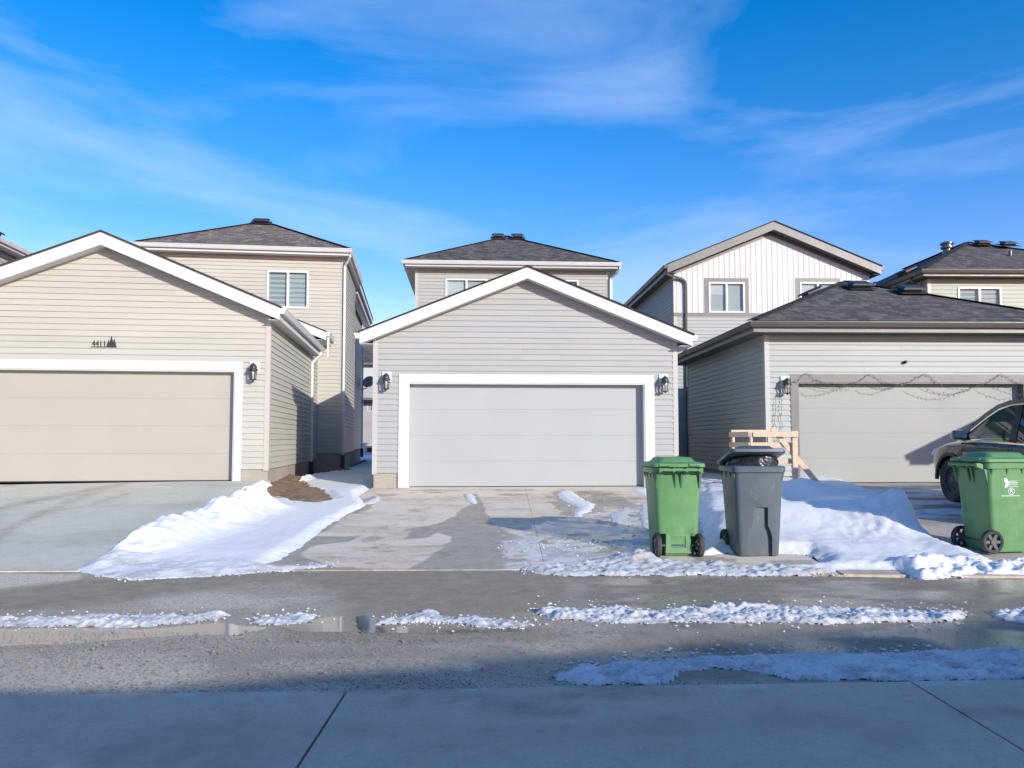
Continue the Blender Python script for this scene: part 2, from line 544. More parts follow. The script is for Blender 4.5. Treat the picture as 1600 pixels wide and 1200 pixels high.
# ------------------------------------------------------------------ mesh helpers
class MB:
    def __init__(s):
        s.v = []; s.f = []; s.uv = {}

    def add(s, vs, fs):
        o = len(s.v)
        s.v += [tuple(p) for p in vs]
        s.f += [tuple(i + o for i in f) for f in fs]
        return o

    def box(s, x0, x1, y0, y1, z0, z1, M=None):
        vs = [Vector(p) for p in ((x0, y0, z0), (x1, y0, z0), (x1, y1, z0), (x0, y1, z0),
                                  (x0, y0, z1), (x1, y0, z1), (x1, y1, z1), (x0, y1, z1))]
        if M is not None:
            vs = [M @ p for p in vs]
        s.add(vs, [(0, 3, 2, 1), (4, 5, 6, 7), (0, 1, 5, 4), (1, 2, 6, 5), (2, 3, 7, 6), (3, 0, 4, 7)])
        return s

    def loops(s, loops, cap0=True, cap1=True, closed=True):
        """skin a list of loops with the same number of points"""
        n = len(loops[0])
        o = len(s.v)
        for lp in loops:
            s.v += [tuple(p) for p in lp]
        for k in range(len(loops) - 1):
            a = o + k * n; b = a + n
            for i in range(n if closed else n - 1):
                j = (i + 1) % n
                s.f.append((a + i, a + j, b + j, b + i))
        if cap0:
            s.f.append(tuple(o + i for i in reversed(range(n))))
        if cap1:
            s.f.append(tuple(o + (len(loops) - 1) * n + i for i in range(n)))
        return s

    def prism(s, pa, pb):
        return s.loops([pa, pb])

    def bar(s, p, q, w, h, up=(0, 0, 1)):
        p = Vector(p); q = Vector(q)
        d = (q - p).normalized()
        a = d.cross(Vector(up))
        if a.length < 1e-4:
            a = d.cross(Vector((0, 1, 0)))
        a.normalize(); b = a.cross(d)
        r = lambda c: [c + a * sx * w / 2 + b * sz * h / 2 for sx, sz in ((-1, -1), (1, -1), (1, 1), (-1, 1))]
        return s.loops([r(p), r(q)])

    def tube(s, path, r, n=8, w=None, h=None, up=(0, 0, 1)):
        """round tube, or a rectangular one when w and h are given"""
        path = [Vector(p) for p in path]
        loops = []
        prev = None
        for i, p in enumerate(path):
            d0 = (path[i] - path[i - 1]).normalized() if i else None
            d1 = (path[i + 1] - path[i]).normalized() if i < len(path) - 1 else None
            d = ((d0 or d1) + (d1 or d0)).normalized()
            if prev is None:
                a = d.cross(Vector(up))
                if a.length < 1e-3:
                    a = d.cross(Vector((0, 1, 0)))
            else:
                a = prev - d * prev.dot(d)
            a.normalize(); prev = a
            b = a.cross(d)
            k = 1.0
            if d0 and d1:
                k = 1 / max(0.5, math.cos(d0.angle(d1) / 2))
            if w:
                loops.append([p + a * sx * w / 2 * k + b * sz * h / 2 * k for sx, sz in ((-1, -1), (1, -1), (1, 1), (-1, 1))])
            else:
                loops.append([p + (a * math.cos(2 * math.pi * t / n) + b * math.sin(2 * math.pi * t / n)) * r for t in range(n)])
        return s.loops(loops)

    def lathe(s, prof, c=(0, 0, 0), axis='Z', n=20, cap=True):
        loops = []
        for r, h in prof:
            lp = []
            for t in range(n):
                a = 2 * math.pi * t / n
                x, y = r * math.cos(a), r * math.sin(a)
                p = {'Z': (x, y, h), 'X': (h, x, y), 'Y': (x, h, y)}[axis]
                lp.append((c[0] + p[0], c[1] + p[1], c[2] + p[2]))
            loops.append(lp)
        return s.loops(loops, cap, cap)

    def build(s, name, mat, parent=None, smooth=False, loc=None, rot=None, recalc=True):
        me = bpy.data.meshes.new(name)
        me.from_pydata(s.v, [], s.f)
        if recalc:
            bm = bmesh.new(); bm.from_mesh(me)
            bmesh.ops.recalc_face_normals(bm, faces=bm.faces)
            bm.to_mesh(me); bm.free()
        me.materials.append(MATS[mat] if isinstance(mat, str) else mat)
        if smooth:
            for p in me.polygons:
                p.use_smooth = True
            me.set_sharp_from_angle(angle=R(38))
        me.update()
        return link(name, me, parent, loc, rot)


def link(name, me, parent=None, loc=None, rot=None):
    o = bpy.data.objects.new(name, me)
    COL.objects.link(o)
    if parent is not None:
        o.parent = parent
    if loc is not None:
        o.location = loc
    if rot is not None:
        o.rotation_euler = rot
    return o


def bevel(o, w, seg=2, ang=40):
    m = o.modifiers.new('edge', 'BEVEL')
    m.width = w; m.segments = seg; m.limit_method = 'ANGLE'; m.angle_limit = R(ang)
    return o


def tag(o, label, cat=None, group=None, kind=None):
    if label:
        o['label'] = label
    if cat:
        o['category'] = cat
    if group:
        o['group'] = group
    if kind:
        o['kind'] = kind
    return o


def empty(name, loc, rz=0.0):
    o = bpy.data.objects.new(name, None)
    COL.objects.link(o)
    o.location = loc
    o.rotation_euler = (0, 0, rz)
    o.empty_display_size = 0.2
    return o


def bake_bool(obj, cutters):
    """cut the shapes out of obj and keep the result as plain mesh"""
    for c in cutters:
        m = obj.modifiers.new('cut', 'BOOLEAN')
        m.operation = 'DIFFERENCE'; m.solver = 'EXACT'; m.object = c
    dg = bpy.context.evaluated_depsgraph_get()
    dg.update()
    me = bpy.data.meshes.new_from_object(obj.evaluated_get(dg))
    old = obj.data
    obj.modifiers.clear()
    obj.data = me
    me.name = old.name
    for c in cutters:
        d = c.data
        bpy.data.objects.remove(c); bpy.data.meshes.remove(d)
    return obj


def copy_tree(o, parent=None):
    c = o.copy(); COL.objects.link(c)
    if parent is not None:
        c.parent = parent
    for ch in [x for x in COL.objects if x.parent == o]:
        copy_tree(ch, c)
    return c


# ------------------------------------------------------------------ buildings
class Bld:
    def __init__(s, name, label, cat, u, Y, yaw, zb, group=None, x=None):
        s.yaw = R(yaw)
        s.P = Vector((((u - 800) / F * Y) if x is None else x, Y))
        s.zb = zb
        s.root = tag(empty(name, (s.P.x, s.P.y, zb), s.yaw), label, cat, group)
        s.d = Vector((math.cos(s.yaw), math.sin(s.yaw)))
        s.n = Vector((-math.sin(s.yaw), math.cos(s.yaw)))

    def L(s, u, v, dy=0.0):
        """(s, z) in the building's own frame of what the photograph shows at (u, v), dy behind its front"""
        r = ray(u, v)
        P = s.P + s.n * dy
        t = s.n.dot(P) / (s.n.x * r.x + s.n.y * r.y)
        q = Vector((r.x * t, r.y * t)) - P
        return q.dot(s.d), CAMH + r.z * t - s.zb

    def S(s, u, v=600, dy=0.0):
        return s.L(u, v, dy)[0]

    def Z(s, u, v, dy=0.0):
        return s.L(u, v, dy)[1]


def frame(x, y, ang):
    dx, dy = math.cos(R(ang)), math.sin(R(ang))
    return lambda a, o, z: (x + dx * a + dy * o, y + dy * a - dx * o, z)
    # o is outward: to the right of the direction of travel


def hrange(poly, z):
    xs = []
    n = len(poly)
    for i in range(n):
        (x0, z0), (x1, z1) = poly[i], poly[(i + 1) % n]
        if abs(z1 - z0) < 1e-9:
            if abs(z - z0) < 1e-6:
                xs += [x0, x1]
            continue
        t = (z - z0) / (z1 - z0)
        if -1e-6 <= t <= 1 + 1e-6:
            xs.append(x0 + t * (x1 - x0))
    if not xs:
        return None
    return min(xs), max(xs)


def bands(poly, holes, z0, z1):
    """trapezoids (za, zb, x0a, x1a, x0b, x1b) of poly between z0 and z1 with the holes left out"""
    cuts = {z0, z1}
    for _, pz in poly:
        if z0 < pz < z1:
            cuts.add(pz)
    for h in holes:
        for hz in (h[2], h[3]):
            if z0 < hz < z1:
                cuts.add(hz)
    cuts = sorted(cuts)
    out = []
    for za, zb in zip(cuts, cuts[1:]):
        if zb - za < 1e-4:
            continue
        e = (zb - za) * 1e-3
        ra, rb = hrange(poly, za + e), hrange(poly, zb - e)
        if not ra or not rb:
            continue
        segs = [(ra[0], ra[1], rb[0], rb[1])]
        zm = (za + zb) / 2
        for h in holes:
            if h[2] < zm < h[3]:
                nx = []
                for a0, a1, b0, b1 in segs:
                    if h[1] <= min(a0, b0) or h[0] >= max(a1, b1):
                        nx.append((a0, a1, b0, b1)); continue
                    if max(a0, b0) < h[0]:
                        nx.append((a0, h[0], b0, h[0]))
                    if min(a1, b1) > h[1]:
                        nx.append((h[1], a1, h[1], b1))
                segs = nx
        for sgm in segs:
            if max(sgm[1] - sgm[0], sgm[3] - sgm[2]) > 0.004:
                out.append((za, zb) + sgm)
    return out


LAP = random.Random(21)


def wall(b, fr, poly, holes, mat, board_mat=None, course=0.115, thick=0.13, t=0.021, name='wall', parent=None,
         z_start=None, vertical=None, blen=None):
    """backing wall with openings, and one object per board laid on it"""
    zs = [p[1] for p in poly]
    mb = MB()
    for za, zb, a0, a1, b0, b1 in bands(poly, holes, min(zs), max(zs)):
        f = [fr(a0, 0, za), fr(a1, 0, za), fr(b1, 0, zb), fr(b0, 0, zb)]
        k = [fr(a0, -thick, za), fr(a1, -thick, za), fr(b1, -thick, zb), fr(b0, -thick, zb)]
        mb.prism(f, k)
    w = mb.build(name, mat, parent or b.root)
    if board_mat and vertical:
        xs = [p[0] for p in poly]
        x = min(xs)
        while x < max(xs) - 0.01:
            x1 = min(x + vertical, max(xs))
            m = MB()
            # clip the polygon to x..x1: columns, by swapping the axes
            sw = [(pz, px) for px, pz in poly]
            hs = [(h[2], h[3], h[0], h[1]) for h in holes]
            for xa, xb, a0, a1, b0, b1 in bands(sw, hs, x + 0.004, x1 - 0.004):
                m.prism([fr(xa, 0.010, a0), fr(xb, 0.010, b0), fr(xb, 0.010, b1), fr(xa, 0.010, a1)],
                        [fr(xa, 0, a0), fr(xb, 0, b0), fr(xb, 0, b1), fr(xa, 0, a1)])
            for xa, xb, a0, a1, b0, b1 in bands(sw, hs, x + 0.004, x + 0.030):
                m.prism([fr(xa, 0.024, a0), fr(xb, 0.024, b0), fr(xb, 0.024, b1), fr(xa, 0.024, a1)],
                        [fr(xa, 0.0101, a0), fr(xb, 0.0101, b0), fr(xb, 0.0101, b1), fr(xa, 0.0101, a1)])
            if m.v:
                m.build('batten_board', board_mat, w)
            x = x1
    elif board_mat:
        z = z_start if z_start is not None else min(zs)
        while z < max(zs) - 0.01:
            z1 = min(z + course, max(zs))
            prev = None
            for za, zb, a0, a1, b0, b1 in bands(poly, holes, z, z1):
                oa = lerp(t, 0.003, (za - z) / course)
                ob = lerp(t, 0.003, (zb - z) / course)
                cuts = [None]
                if min(a1, b1) - max(a0, b0) > 2.6 and LAP.random() < 0.75:
                    cuts = sorted(LAP.uniform(max(a0, b0) + 0.6, min(a1, b1) - 0.6) for _ in range(1 if min(a1, b1) - max(a0, b0) < 4.5 else 2)) + [None]
                pa, pb = a0, b0
                for k, cx in enumerate(cuts):
                    qa, qb = (a1, b1) if cx is None else (cx, cx)
                    e = 0.0022 * (k % 2) + LAP.uniform(0, 0.0006)
                    m = MB()
                    m.prism([fr(pa, oa + e, za), fr(qa, oa + e, za), fr(qb, ob + e, zb), fr(pb, ob + e, zb)],
                            [fr(pa, 0.0005, za), fr(qa, 0.0005, za), fr(qb, 0.0005, zb), fr(pb, 0.0005, zb)])
                    m.build('siding_board', board_mat, w)
                    pa, pb = qa, qb
            z = z1
    return w


def corner_trim(b, x, y, z0, z1, mat, sx, sy, w=0.08, t=0.02):
    """L-shaped outside corner post; sx, sy point away from the building"""
    m = MB()
    e = 0.001
    m.box(*sorted((x + sx * t, x - sx * w)), *sorted((y + sy * t, y + sy * e)), z0, z1)
    m.box(*sorted((x + sx * t, x + sx * e)), *sorted((y + sy * e, y - sy * w)), z0, z1)
    return m.build('corner_trim', mat, b.root)


GUT = [(0.0, 0.0), (0.115, 0.0), (0.118, -0.018), (0.108, -0.03), (0.10, -0.062), (0.078, -0.115), (0.0, -0.115)]


def gutter(b, fr, s0, s1, z, mat, m0=0.0, m1=0.0, parent=None):
    """K-shaped gutter along a run; m0, m1 = 1 mitres an end outwards"""
    m = MB()
    lo = []
    for s_, k in ((s0, -m0), (s1, m1)):
        lo.append([fr(s_ + k * o, o + 0.001, z + dz) for o, dz in GUT])
    m.loops(lo)
    return m.build('gutter', mat, parent or b.root)


def board_run(b, fr, s0, s1, z0, z1, o0, o1, name, mat, m0=0.0, m1=0.0):
    m = MB()
    lo = []
    for s_, k in ((s0, -m0), (s1, m1)):
        lo.append([fr(s_ + k * o, o, z) for o, z in ((o0, z0), (o1, z0), (o1, z1), (o0, z1))])
    m.loops(lo)
    return m.build(name, mat, b.root)


def roof_mesh(b, polys, thick, mat, name='roof', parent=None):
    """sloping slabs with UVs measured along the slope"""
    v, f, uvs = [], [], []
    for poly in polys:
        P = [Vector(p) for p in poly]
        n = (P[1] - P[0]).cross(P[2] - P[0]).normalized()
        if n.z < 0:
            P.reverse(); n = -n
        hx = Vector((0, 0, 1)).cross(n).normalized()
        sx = n.cross(hx)
        o = len(v)
        k = len(P)
        v += [tuple(p) for p in P] + [tuple(p - Vector((0, 0, thick))) for p in P]
        f.append(tuple(range(o, o + k)))
        uvs.append([(p.dot(hx), p.dot(sx)) for p in P])
        f.append(tuple(reversed(range(o + k, o + 2 * k))))
        uvs.append([(0, 0)] * k)
        for i in range(k):
            j = (i + 1) % k
            f.append((o + i, o + k + i, o + k + j, o + j))
            uvs.append([(0, 0)] * 4)
    me = bpy.data.meshes.new(name)
    me.from_pydata(v, [], f)
    ul = me.uv_layers.new(name='UVMap')
    li = 0
    for fu in uvs:
        for q in fu:
            ul.data[li].uv = q; li += 1
    me.materials.append(MATS[mat])
    me.update()
    return link(name, me, parent or b.root)


def gable_roof(b, xl, xr, xa, zl, za, y0, y1, wl, wr, fh, shingle, fascia, soffit, gut, thick=0.035):
    """ridge runs back from the front; xl/xr eave ends, wl/wr walls, zl top of fascia at the eaves"""
    mL = (za - zl) / (xa - xl); mR = (za - zl) / (xr - xa)
    g = 0.03
    polys = [[(xl - g, y0 - g, zl - g * mL + thick), (xa, y0 - g, za + thick), (xa, y1 + g, za + thick), (xl - g, y1 + g, zl - g * mL + thick)],
             [(xa, y0 - g, za + thick), (xr + g, y0 - g, zl - g * mR + thick), (xr + g, y1 + g, zl - g * mR + thick), (xa, y1 + g, za + thick)]]
    rf = roof_mesh(b, polys, thick - 0.002, shingle)
    for xe, mm in ((xl, mL), (xr, mR)):
        for ya, yb in ((y0, y0 + 0.035), (y1 - 0.035, y1)):
            m = MB()
            q = lambda y: [(xe, y, zl - fh), (xa, y, za - fh), (xa, y, za), (xe, y, zl)]
            m.prism(q(ya), q(yb))
            m.build('fascia', fascia, b.root)
        # sloping soffit behind the rake board
        m = MB()
        q = lambda y: [(xe, y, zl - fh + 0.012), (xa, y, za - fh + 0.012), (xa, y, za - fh + 0.03), (xe, y, zl - fh + 0.03)]
        m.prism(q(y0 + 0.036), q(-0.0005))
        m.build('soffit', soffit, b.root)
    for xe, xw, sg in ((xl, wl, -1), (xr, wr, 1)):
        m = MB()
        m.box(*sorted((xe, xe - sg * 0.03)), y0 + 0.036, y1 - 0.036, zl - fh, zl - 0.005)
        m.build('fascia', fascia, b.root)
        m = MB()
        m.box(*sorted((xe - sg * 0.031, xw + sg * 0.001)), y0 + 0.036, y1 - 0.036, zl - fh + 0.002, zl - fh + 0.011)
        m.build('soffit', soffit, b.root)
        if gut:
            if sg > 0:
                fr = frame(xe, y0 + 0.0, 90)
                gutter(b, fr, 0.012, y1 - y0, zl - 0.01, gut)
            else:
                fr = frame(xe, y1, -90)
                gutter(b, fr, 0, y1 - y0 - 0.012, zl - 0.01, gut)
    return rf


def hip_roof(b, x0, x1, y0, y1, ze, za, w, fh, shingle, fascia, soffit, gut, thick=0.035, gsides='FLR'):
    """eave rectangle x0..x1, y0..y1 at height ze (top of fascia), w = wall rectangle"""
    g = 0.03
    wx, wy = x1 - x0, y1 - y0
    if wx <= wy:
        cx = (x0 + x1) / 2
        A = (cx, y0 + wx / 2, za + thick); B = (cx, y1 - wx / 2, za + thick)
    else:
        cy = (y0 + y1) / 2
        A = (x0 + wy / 2, cy, za + thick); B = (x1 - wy / 2, cy, za + thick)
    ze_ = ze + thick - g * 0.4
    c = [(x0 - g, y0 - g, ze_), (x1 + g, y0 - g, ze_), (x1 + g, y1 + g, ze_), (x0 - g, y1 + g, ze_)]
    if wx <= wy:
        polys = [[c[0], c[1], A], [c[1], c[2], B, A], [c[2], c[3], B], [c[3], c[0], A, B]]
        if abs(wx - wy) < 0.02:
            polys = [[c[0], c[1], A], [c[1], c[2], A], [c[2], c[3], A], [c[3], c[0], A]]
    else:
        polys = [[c[0], c[1], B, A], [c[1], c[2], B], [c[2], c[3], A, B], [c[3], c[0], A]]
    rf = roof_mesh(b, polys, thick - 0.002, shingle)
    # ridge caps along hips
    m = MB()
    for p, q in ((c[0], A), (c[1], A if wx <= wy else B), (A, B)):
        if (Vector(p) - Vector(q)).length > 0.05:
            pv, qv = Vector(p), Vector(q)
            m.bar(pv + Vector((0, 0, 0.006)), qv + Vector((0, 0, 0.006)), 0.26, 0.012)
    m.build('ridge_cap', 'roof_edge' if False else shingle, rf)
    frs = {'F': (frame(x0, y0, 0), wx), 'R': (frame(x1, y0, 90), wy), 'B': (frame(x1, y1, 180), wx), 'L': (frame(x0, y1, -90), wy)}
    for k, (fr, ln) in frs.items():
        board_run(b, fr, 0, ln, ze - fh, ze - 0.006, -0.03, 0, 'fascia', fascia, 1, 1)
        if k in gsides and gut:
            gutter(b, fr, 0, ln, ze - 0.01, gut, 1, 1)
    wx0, wx1, wy0, wy1 = w
    e = 0.031
    for nm, q in (('F', (x0 + e, x1 - e, y0 + e, wy0 - 0.001)), ('B', (x0 + e, x1 - e, wy1 + 0.001, y1 - e)),
                  ('L', (x0 + e, wx0 - 0.001, wy0 - 0.001, wy1 + 0.001)), ('R', (wx1 + 0.001, x1 - e, wy0 - 0.001, wy1 + 0.001))):
        m = MB(); m.box(*q, ze - fh + 0.004, ze - fh + 0.016)
        m.build('soffit', soffit, b.root)
    return rf, A, B


def downspout(b, path, mat, boot=None):
    d = MB().tube(path, 0, w=0.062, h=0.075, up=(0, 1, 0)).build('downspout', mat, b.root)
    if boot:
        p = Vector(path[-1])
        MB().box(p.x - 0.06, p.x + 0.06, p.y - 0.06, p.y + 0.06, p.z - boot, p.z).build('downspout_boot', 'downspout_black', d)
    return d


def window(b, fr, s0, s1, z0, z1, blinds='zebra', trim=None, trim_mat='dark_trim', fw=0.06, mull=0.5, frame_mat='white_trim'):
    """vinyl slider: frame, mullion, two panes, a blind behind each"""
    m = MB()

    def bx(mm, a0, a1, c0, c1, o0, o1):
        p = lambda o: [fr(a0, o, c0), fr(a1, o, c0), fr(a1, o, c1), fr(a0, o, c1)]
        mm.prism(p(o1), p(o0))
    for a0, a1, c0, c1 in ((s0, s0 + fw, z0, z1), (s1 - fw, s1, z0, z1), (s0 + fw, s1 - fw, z0, z0 + fw), (s0 + fw, s1 - fw, z1 - fw, z1)):
        bx(m, a0, a1, c0, c1, -0.06, 0.035)
    sm = lerp(s0, s1, mull)
    wnd = m.build('window', frame_mat, b.root)
    m = MB(); bx(m, sm - 0.035, sm + 0.035, z0 + fw, z1 - fw, -0.055, 0.028)
    m.build('mullion', frame_mat, wnd)
    for k, (a0, a1) in enumerate(((s0 + fw, sm - 0.035), (sm + 0.035, s1 - fw))):
        o = -0.005 if k == 0 else -0.02
        m = MB()
        p = [fr(a0, o, z0 + fw), fr(a1, o, z0 + fw), fr(a1, o, z1 - fw), fr(a0, o, z1 - fw)]
        m.add(p, [(0, 1, 2, 3)])
        m.build('pane', 'window_glass', wnd, recalc=False)
    # blind: dark sheer cloth with paler bands
    m = MB(); bx(m, s0 + fw, s1 - fw, z0 + fw, z1 - fw, -0.075, -0.062)
    m.build('blind', 'blind_dark' if blinds == 'zebra' else 'blind_mid', wnd)
    if blinds == 'zebra':
        n = max(5, int((z1 - z0 - 2 * fw) / 0.13))
        h = (z1 - z0 - 2 * fw) / n
        for k in range(n):
            m = MB()
            zz = z0 + fw + k * h
            bx(m, s0 + fw, sm - 0.02, zz + h * 0.1, zz + h * 0.55, -0.0615, -0.056)
            bx(m, sm + 0.02, s1 - fw, zz + h * 0.1, zz + h * 0.75, -0.0615, -0.056)
            m.build('blind_slat', 'blind_light', wnd)
    elif blinds == 'half':
        m = MB(); bx(m, s0 + fw, sm - 0.02, lerp(z0, z1, 0.60), z1 - fw, -0.0615, -0.056)
        m.build('blind_cloth', 'blind_pale', wnd)
    if trim:
        m = MB()
        tw = trim
        for a0, a1, c0, c1 in ((s0 - tw, s0 - 0.002, z0, z1), (s1 + 0.002, s1 + tw, z0, z1), (s0 - tw, s1 + tw, z1 + 0.002, z1 + tw)):
            bx(m, a0, a1, c0, c1, 0, 0.022)
        m.build('window_trim', trim_mat, wnd)
    return wnd


def roof_vent(parent, p, slope_vec, w=0.34, ln=0.36, h=0.13, mat='vent_black', name='roof_vent'):
    """low box vent standing on a slope; p on the slope, slope_vec points down the slope"""
    d = Vector(slope_vec).normalized()
    x = Vector((0, 0, 1)).cross(d).normalized()
    n = d.cross(x)
    if n.z < 0:
        n = -n
    M = Matrix((x, d, n)).transposed().to_4x4()
    M.translation = Vector(p)
    m = MB()
    m.box(-w * 0.65, w * 0.65, -ln * 0.7, ln * 0.7, 0, 0.012, M)
    m.box(-w * 0.40, w * 0.40, -ln * 0.40, ln * 0.36, 0.0121, h * 0.68, M)
    m.loops([[M @ Vector(q) for q in ((-w * .56, -ln * .5, h * .681), (w * .56, -ln * .5, h * .681), (w * .56, ln * .56, h * .681), (-w * .56, ln * .56, h * .681))],
             [M @ Vector(q) for q in ((-w * .42, -ln * .4, h), (w * .42, -ln * .4, h), (w * .45, ln * .48, h), (-w * .45, ln * .48, h))]])
    return m.build(name, mat, parent)


def garage_door(b, s0, s1, z0, z1, depth, mat, jamb_mat, sections=4, axis_fr=None):
    """sectional overhead door set back in its opening"""
    fr = axis_fr or frame(0, 0, 0)
    h = (z1 - z0) / sections
    m = MB()
    jd = 0.02
    for a0, a1, c0, c1 in ((s0, s0 + jd, z0, z1), (s1 - jd, s1, z0, z1), (s0 + jd, s1 - jd, z1 - jd, z1)):
        p = lambda o: [fr(a0, o, c0), fr(a1, o, c0), fr(a1, o, c1), fr(a0, o, c1)]
        m.prism(p(0.015), p(-depth - 0.06))
    m.build('door_jamb', jamb_mat, b.root)
    dr = MB()
    p = lambda o: [fr(s0, o, z0), fr(s1, o, z0), fr(s1, o, z1), fr(s0, o, z1)]
    dr.prism(p(-depth - 0.05), p(-depth - 0.09))
    door = dr.build('garage_door', mat, b.root)
    for k in range(sections):
        m = MB()
        a0, a1 = s0 + jd + 0.002, s1 - jd - 0.002
        c0 = z0 + k * h + (0.018 if k == 0 else 0.0006)
        c1 = z0 + (k + 1) * h - 0.0006
        q = lambda o, e: [fr(a0 + e, o, c0 + e), fr(a1 - e, o, c0 + e), fr(a1 - e, o, c1 - e), fr(a0 + e, o, c1 - e)]
        m.loops([q(-depth - 0.045, 0), q(-depth - 0.002, 0), q(-depth, 0.003)])
        m.build('door_panel', mat, door)
    m = MB()
    q = lambda o: [fr(s0 + jd, o, z0 + 0.001), fr(s1 - jd, o, z0 + 0.001), fr(s1 - jd, o, z0 + 0.017), fr(s0 + jd, o, z0 + 0.017)]
    m.prism(q(-depth - 0.004), q(-depth - 0.04))
    m.build('weather_seal', 'rubber', door)
    return door


def door_trim(b, s0, s1, z0, z1, w, mat, o=0.03, wt=None):
    wt = wt or w
    fr = frame(0, 0, 0)
    for a0, a1, c0, c1 in ((s0 - w, s0, z0, z1 - 0.0), (s1, s1 + w, z0, z1), (s0 - w, s1 + w, z1 + 0.001, z1 + wt)):
        p = lambda oo: [fr(a0, oo, c0), fr(a1, oo, c0), fr(a1, oo, c1), fr(a0, oo, c1)]
        t_ = MB().prism(p(o), p(0.0005)).build('door_trim', mat, b.root)
        bevel(t_, 0.006, 2)


def wall_lantern(b, u, v, label, w=0.30):
    """black carriage lantern on a white mounting block: a thing of its own"""
    s_, z = b.L(u, v)
    P = b.P + b.d * s_
    rt = tag(empty('wall_lantern', (P.x, P.y, z + b.zb), b.yaw), label, 'wall lantern', 'lanterns beside the garage doors')
    MB().box(-0.095, 0.095, -0.035, -0.002, -0.02, 0.20).build('mounting_block', 'white_trim', rt)
    m = MB()
    m.lathe([(0.05, -0.036), (0.05, -0.05), (0.03, -0.06)], (0, 0, 0.09), 'Y', 16)
    m.tube([(0, -0.055, 0.09), (0, -0.11, 0.13), (0, -0.15, 0.14)], 0.012, 8)
    m.build('arm', 'lamp_black', rt, True)
    y = -0.15
    m = MB()
    m.lathe([(0.012, 0.165), (0.012, 0.15), (0.03, 0.145), (0.055, 0.12), (0.066, 0.085), (0.07, 0.05), (0.088, 0.036), (0.092, 0.022), (0.092, 0.014)],
            (0, y, 0), 'Z', 20)
    m.build('lantern_roof', 'lamp_black', rt, True)
    m = MB()
    for k in range(6):
        a = k * math.pi / 3 + 0.3
        m.bar((0.066 * math.cos(a), y + 0.066 * math.sin(a), 0.014), (0.054 * math.cos(a), y + 0.054 * math.sin(a), -0.155), 0.011, 0.011, (1, 0, 0.1))
    m.lathe([(0.068, -0.152), (0.072, -0.165), (0.05, -0.172), (0.02, -0.185), (0.012, -0.20)], (0, y, 0), 'Z', 18)
    m.build('cage', 'lamp_black', rt)
    m = MB().lathe([(0.056, 0.012), (0.047, -0.15)], (0, y, 0), 'Z', 14, False)
    m.build('lantern_glass', 'lamp_glass', rt, True)
    MB().lathe([(0.012, -0.15), (0.014, -0.07), (0.026, -0.05), (0.026, -0.02), (0.01, 0.0)], (0, y, 0), 'Z', 10).build('bulb', 'lamp_bulb', rt, True)
    return rt


# ================================================================== LARGE STRUCTURE
# ---------------------------------------------------------------- ground sheet, lane, pavement, driveways
def grid_object(name, X, Y, Z, keep, mat, attrs=None, parent=None, smooth=True, skirt=None):
    ny, nx = X.shape
    idx = -np.ones(X.shape, int)
    q = keep[:-1, :-1] & keep[1:, :-1] & keep[:-1, 1:] & keep[1:, 1:]
    used = np.zeros(X.shape, bool)
    used[:-1, :-1] |= q; used[1:, :-1] |= q; used[:-1, 1:] |= q; used[1:, 1:] |= q
    idx[used] = np.arange(used.sum())
    verts = np.stack([X[used], Y[used], Z[used]], 1)
    a = idx[:-1, :-1][q]; b_ = idx[:-1, 1:][q]; c = idx[1:, 1:][q]; d = idx[1:, :-1][q]
    faces = np.stack([a, b_, c, d], 1)
    vl = verts.tolist(); fl = faces.tolist()
    nv = len(vl)
    if skirt:
        # walls round the rim, dropped by skirt
        from collections import Counter
        cnt = {}
        for f in fl:
            for i in range(4):
                e = (f[i], f[(i + 1) % 4]); k = (min(e), max(e))
                cnt[k] = None if k in cnt else e
        rim = [e for e in cnt.values() if e]
        mp = {}
        for e in rim:
            for i in e:
                if i not in mp:
                    mp[i] = len(vl); p = vl[i]; vl.append([p[0], p[1], p[2] - skirt])
        for i, j in rim:
            fl.append([j, i, mp[i], mp[j]])
    me = bpy.data.meshes.new(name)
    me.from_pydata(vl, [], fl)
    for k, arr in (attrs or {}).items():
        at = me.attributes.new(k, 'FLOAT', 'POINT')
        vals = np.zeros(len(vl)); vals[:nv] = arr[used]
        if skirt:
            for i, j in mp.items():
                vals[j] = vals[i]
        at.data.foreach_set('value', vals.astype(np.float32))
    if smooth:
        me.polygons.foreach_set('use_smooth', np.ones(len(fl), bool))
        if skirt:
            me.set_sharp_from_angle(angle=R(50))
    me.materials.append(MATS[mat])
    me.update()
    return link(name, me, parent)


def axis_coords(lo, hi, dlo, dhi, fine, coarse):
    a = list(np.arange(lo, dlo, coarse)) + list(np.arange(dlo, dhi, fine)) + list(np.arange(dhi, hi + coarse, coarse))
    return np.array(a)


gx = np.array(sorted(set(list(np.arange(-16, 16.1, 0.5)) + [-600, -300, -150, -80, -40, -25, 25, 40, 80, 150, 300, 600])))
gy = np.array(sorted(set(list(np.arange(-12, 40.1, 0.5)) + [-600, -300, -120, -60, -30, -20, 60, 90, 150, 300, 700, 1500])))
GX, GY = np.meshgrid(gx, gy)
xin = np.where((GX > LGX - .02) & (GX < CGL + .02), GX, (LGX + CGL) / 2)     # use the un-driveway profile everywhere
GZ = zg_np(np.full(GX.shape, (LGX + CGL) / 2), GY) - 0.05
GZ += 0.02 * fbm(GX * 0.8, GY * 0.8, 3) * (GY > 9)
ground = tag(grid_object('ground', GX, GY, GZ, np.ones(GX.shape, bool), 'soil_ground'), 'bare brown soil under the snow between the houses', kind='structure')


def px_poly(pts):
    return [on_ground(u, v) for u, v in pts]


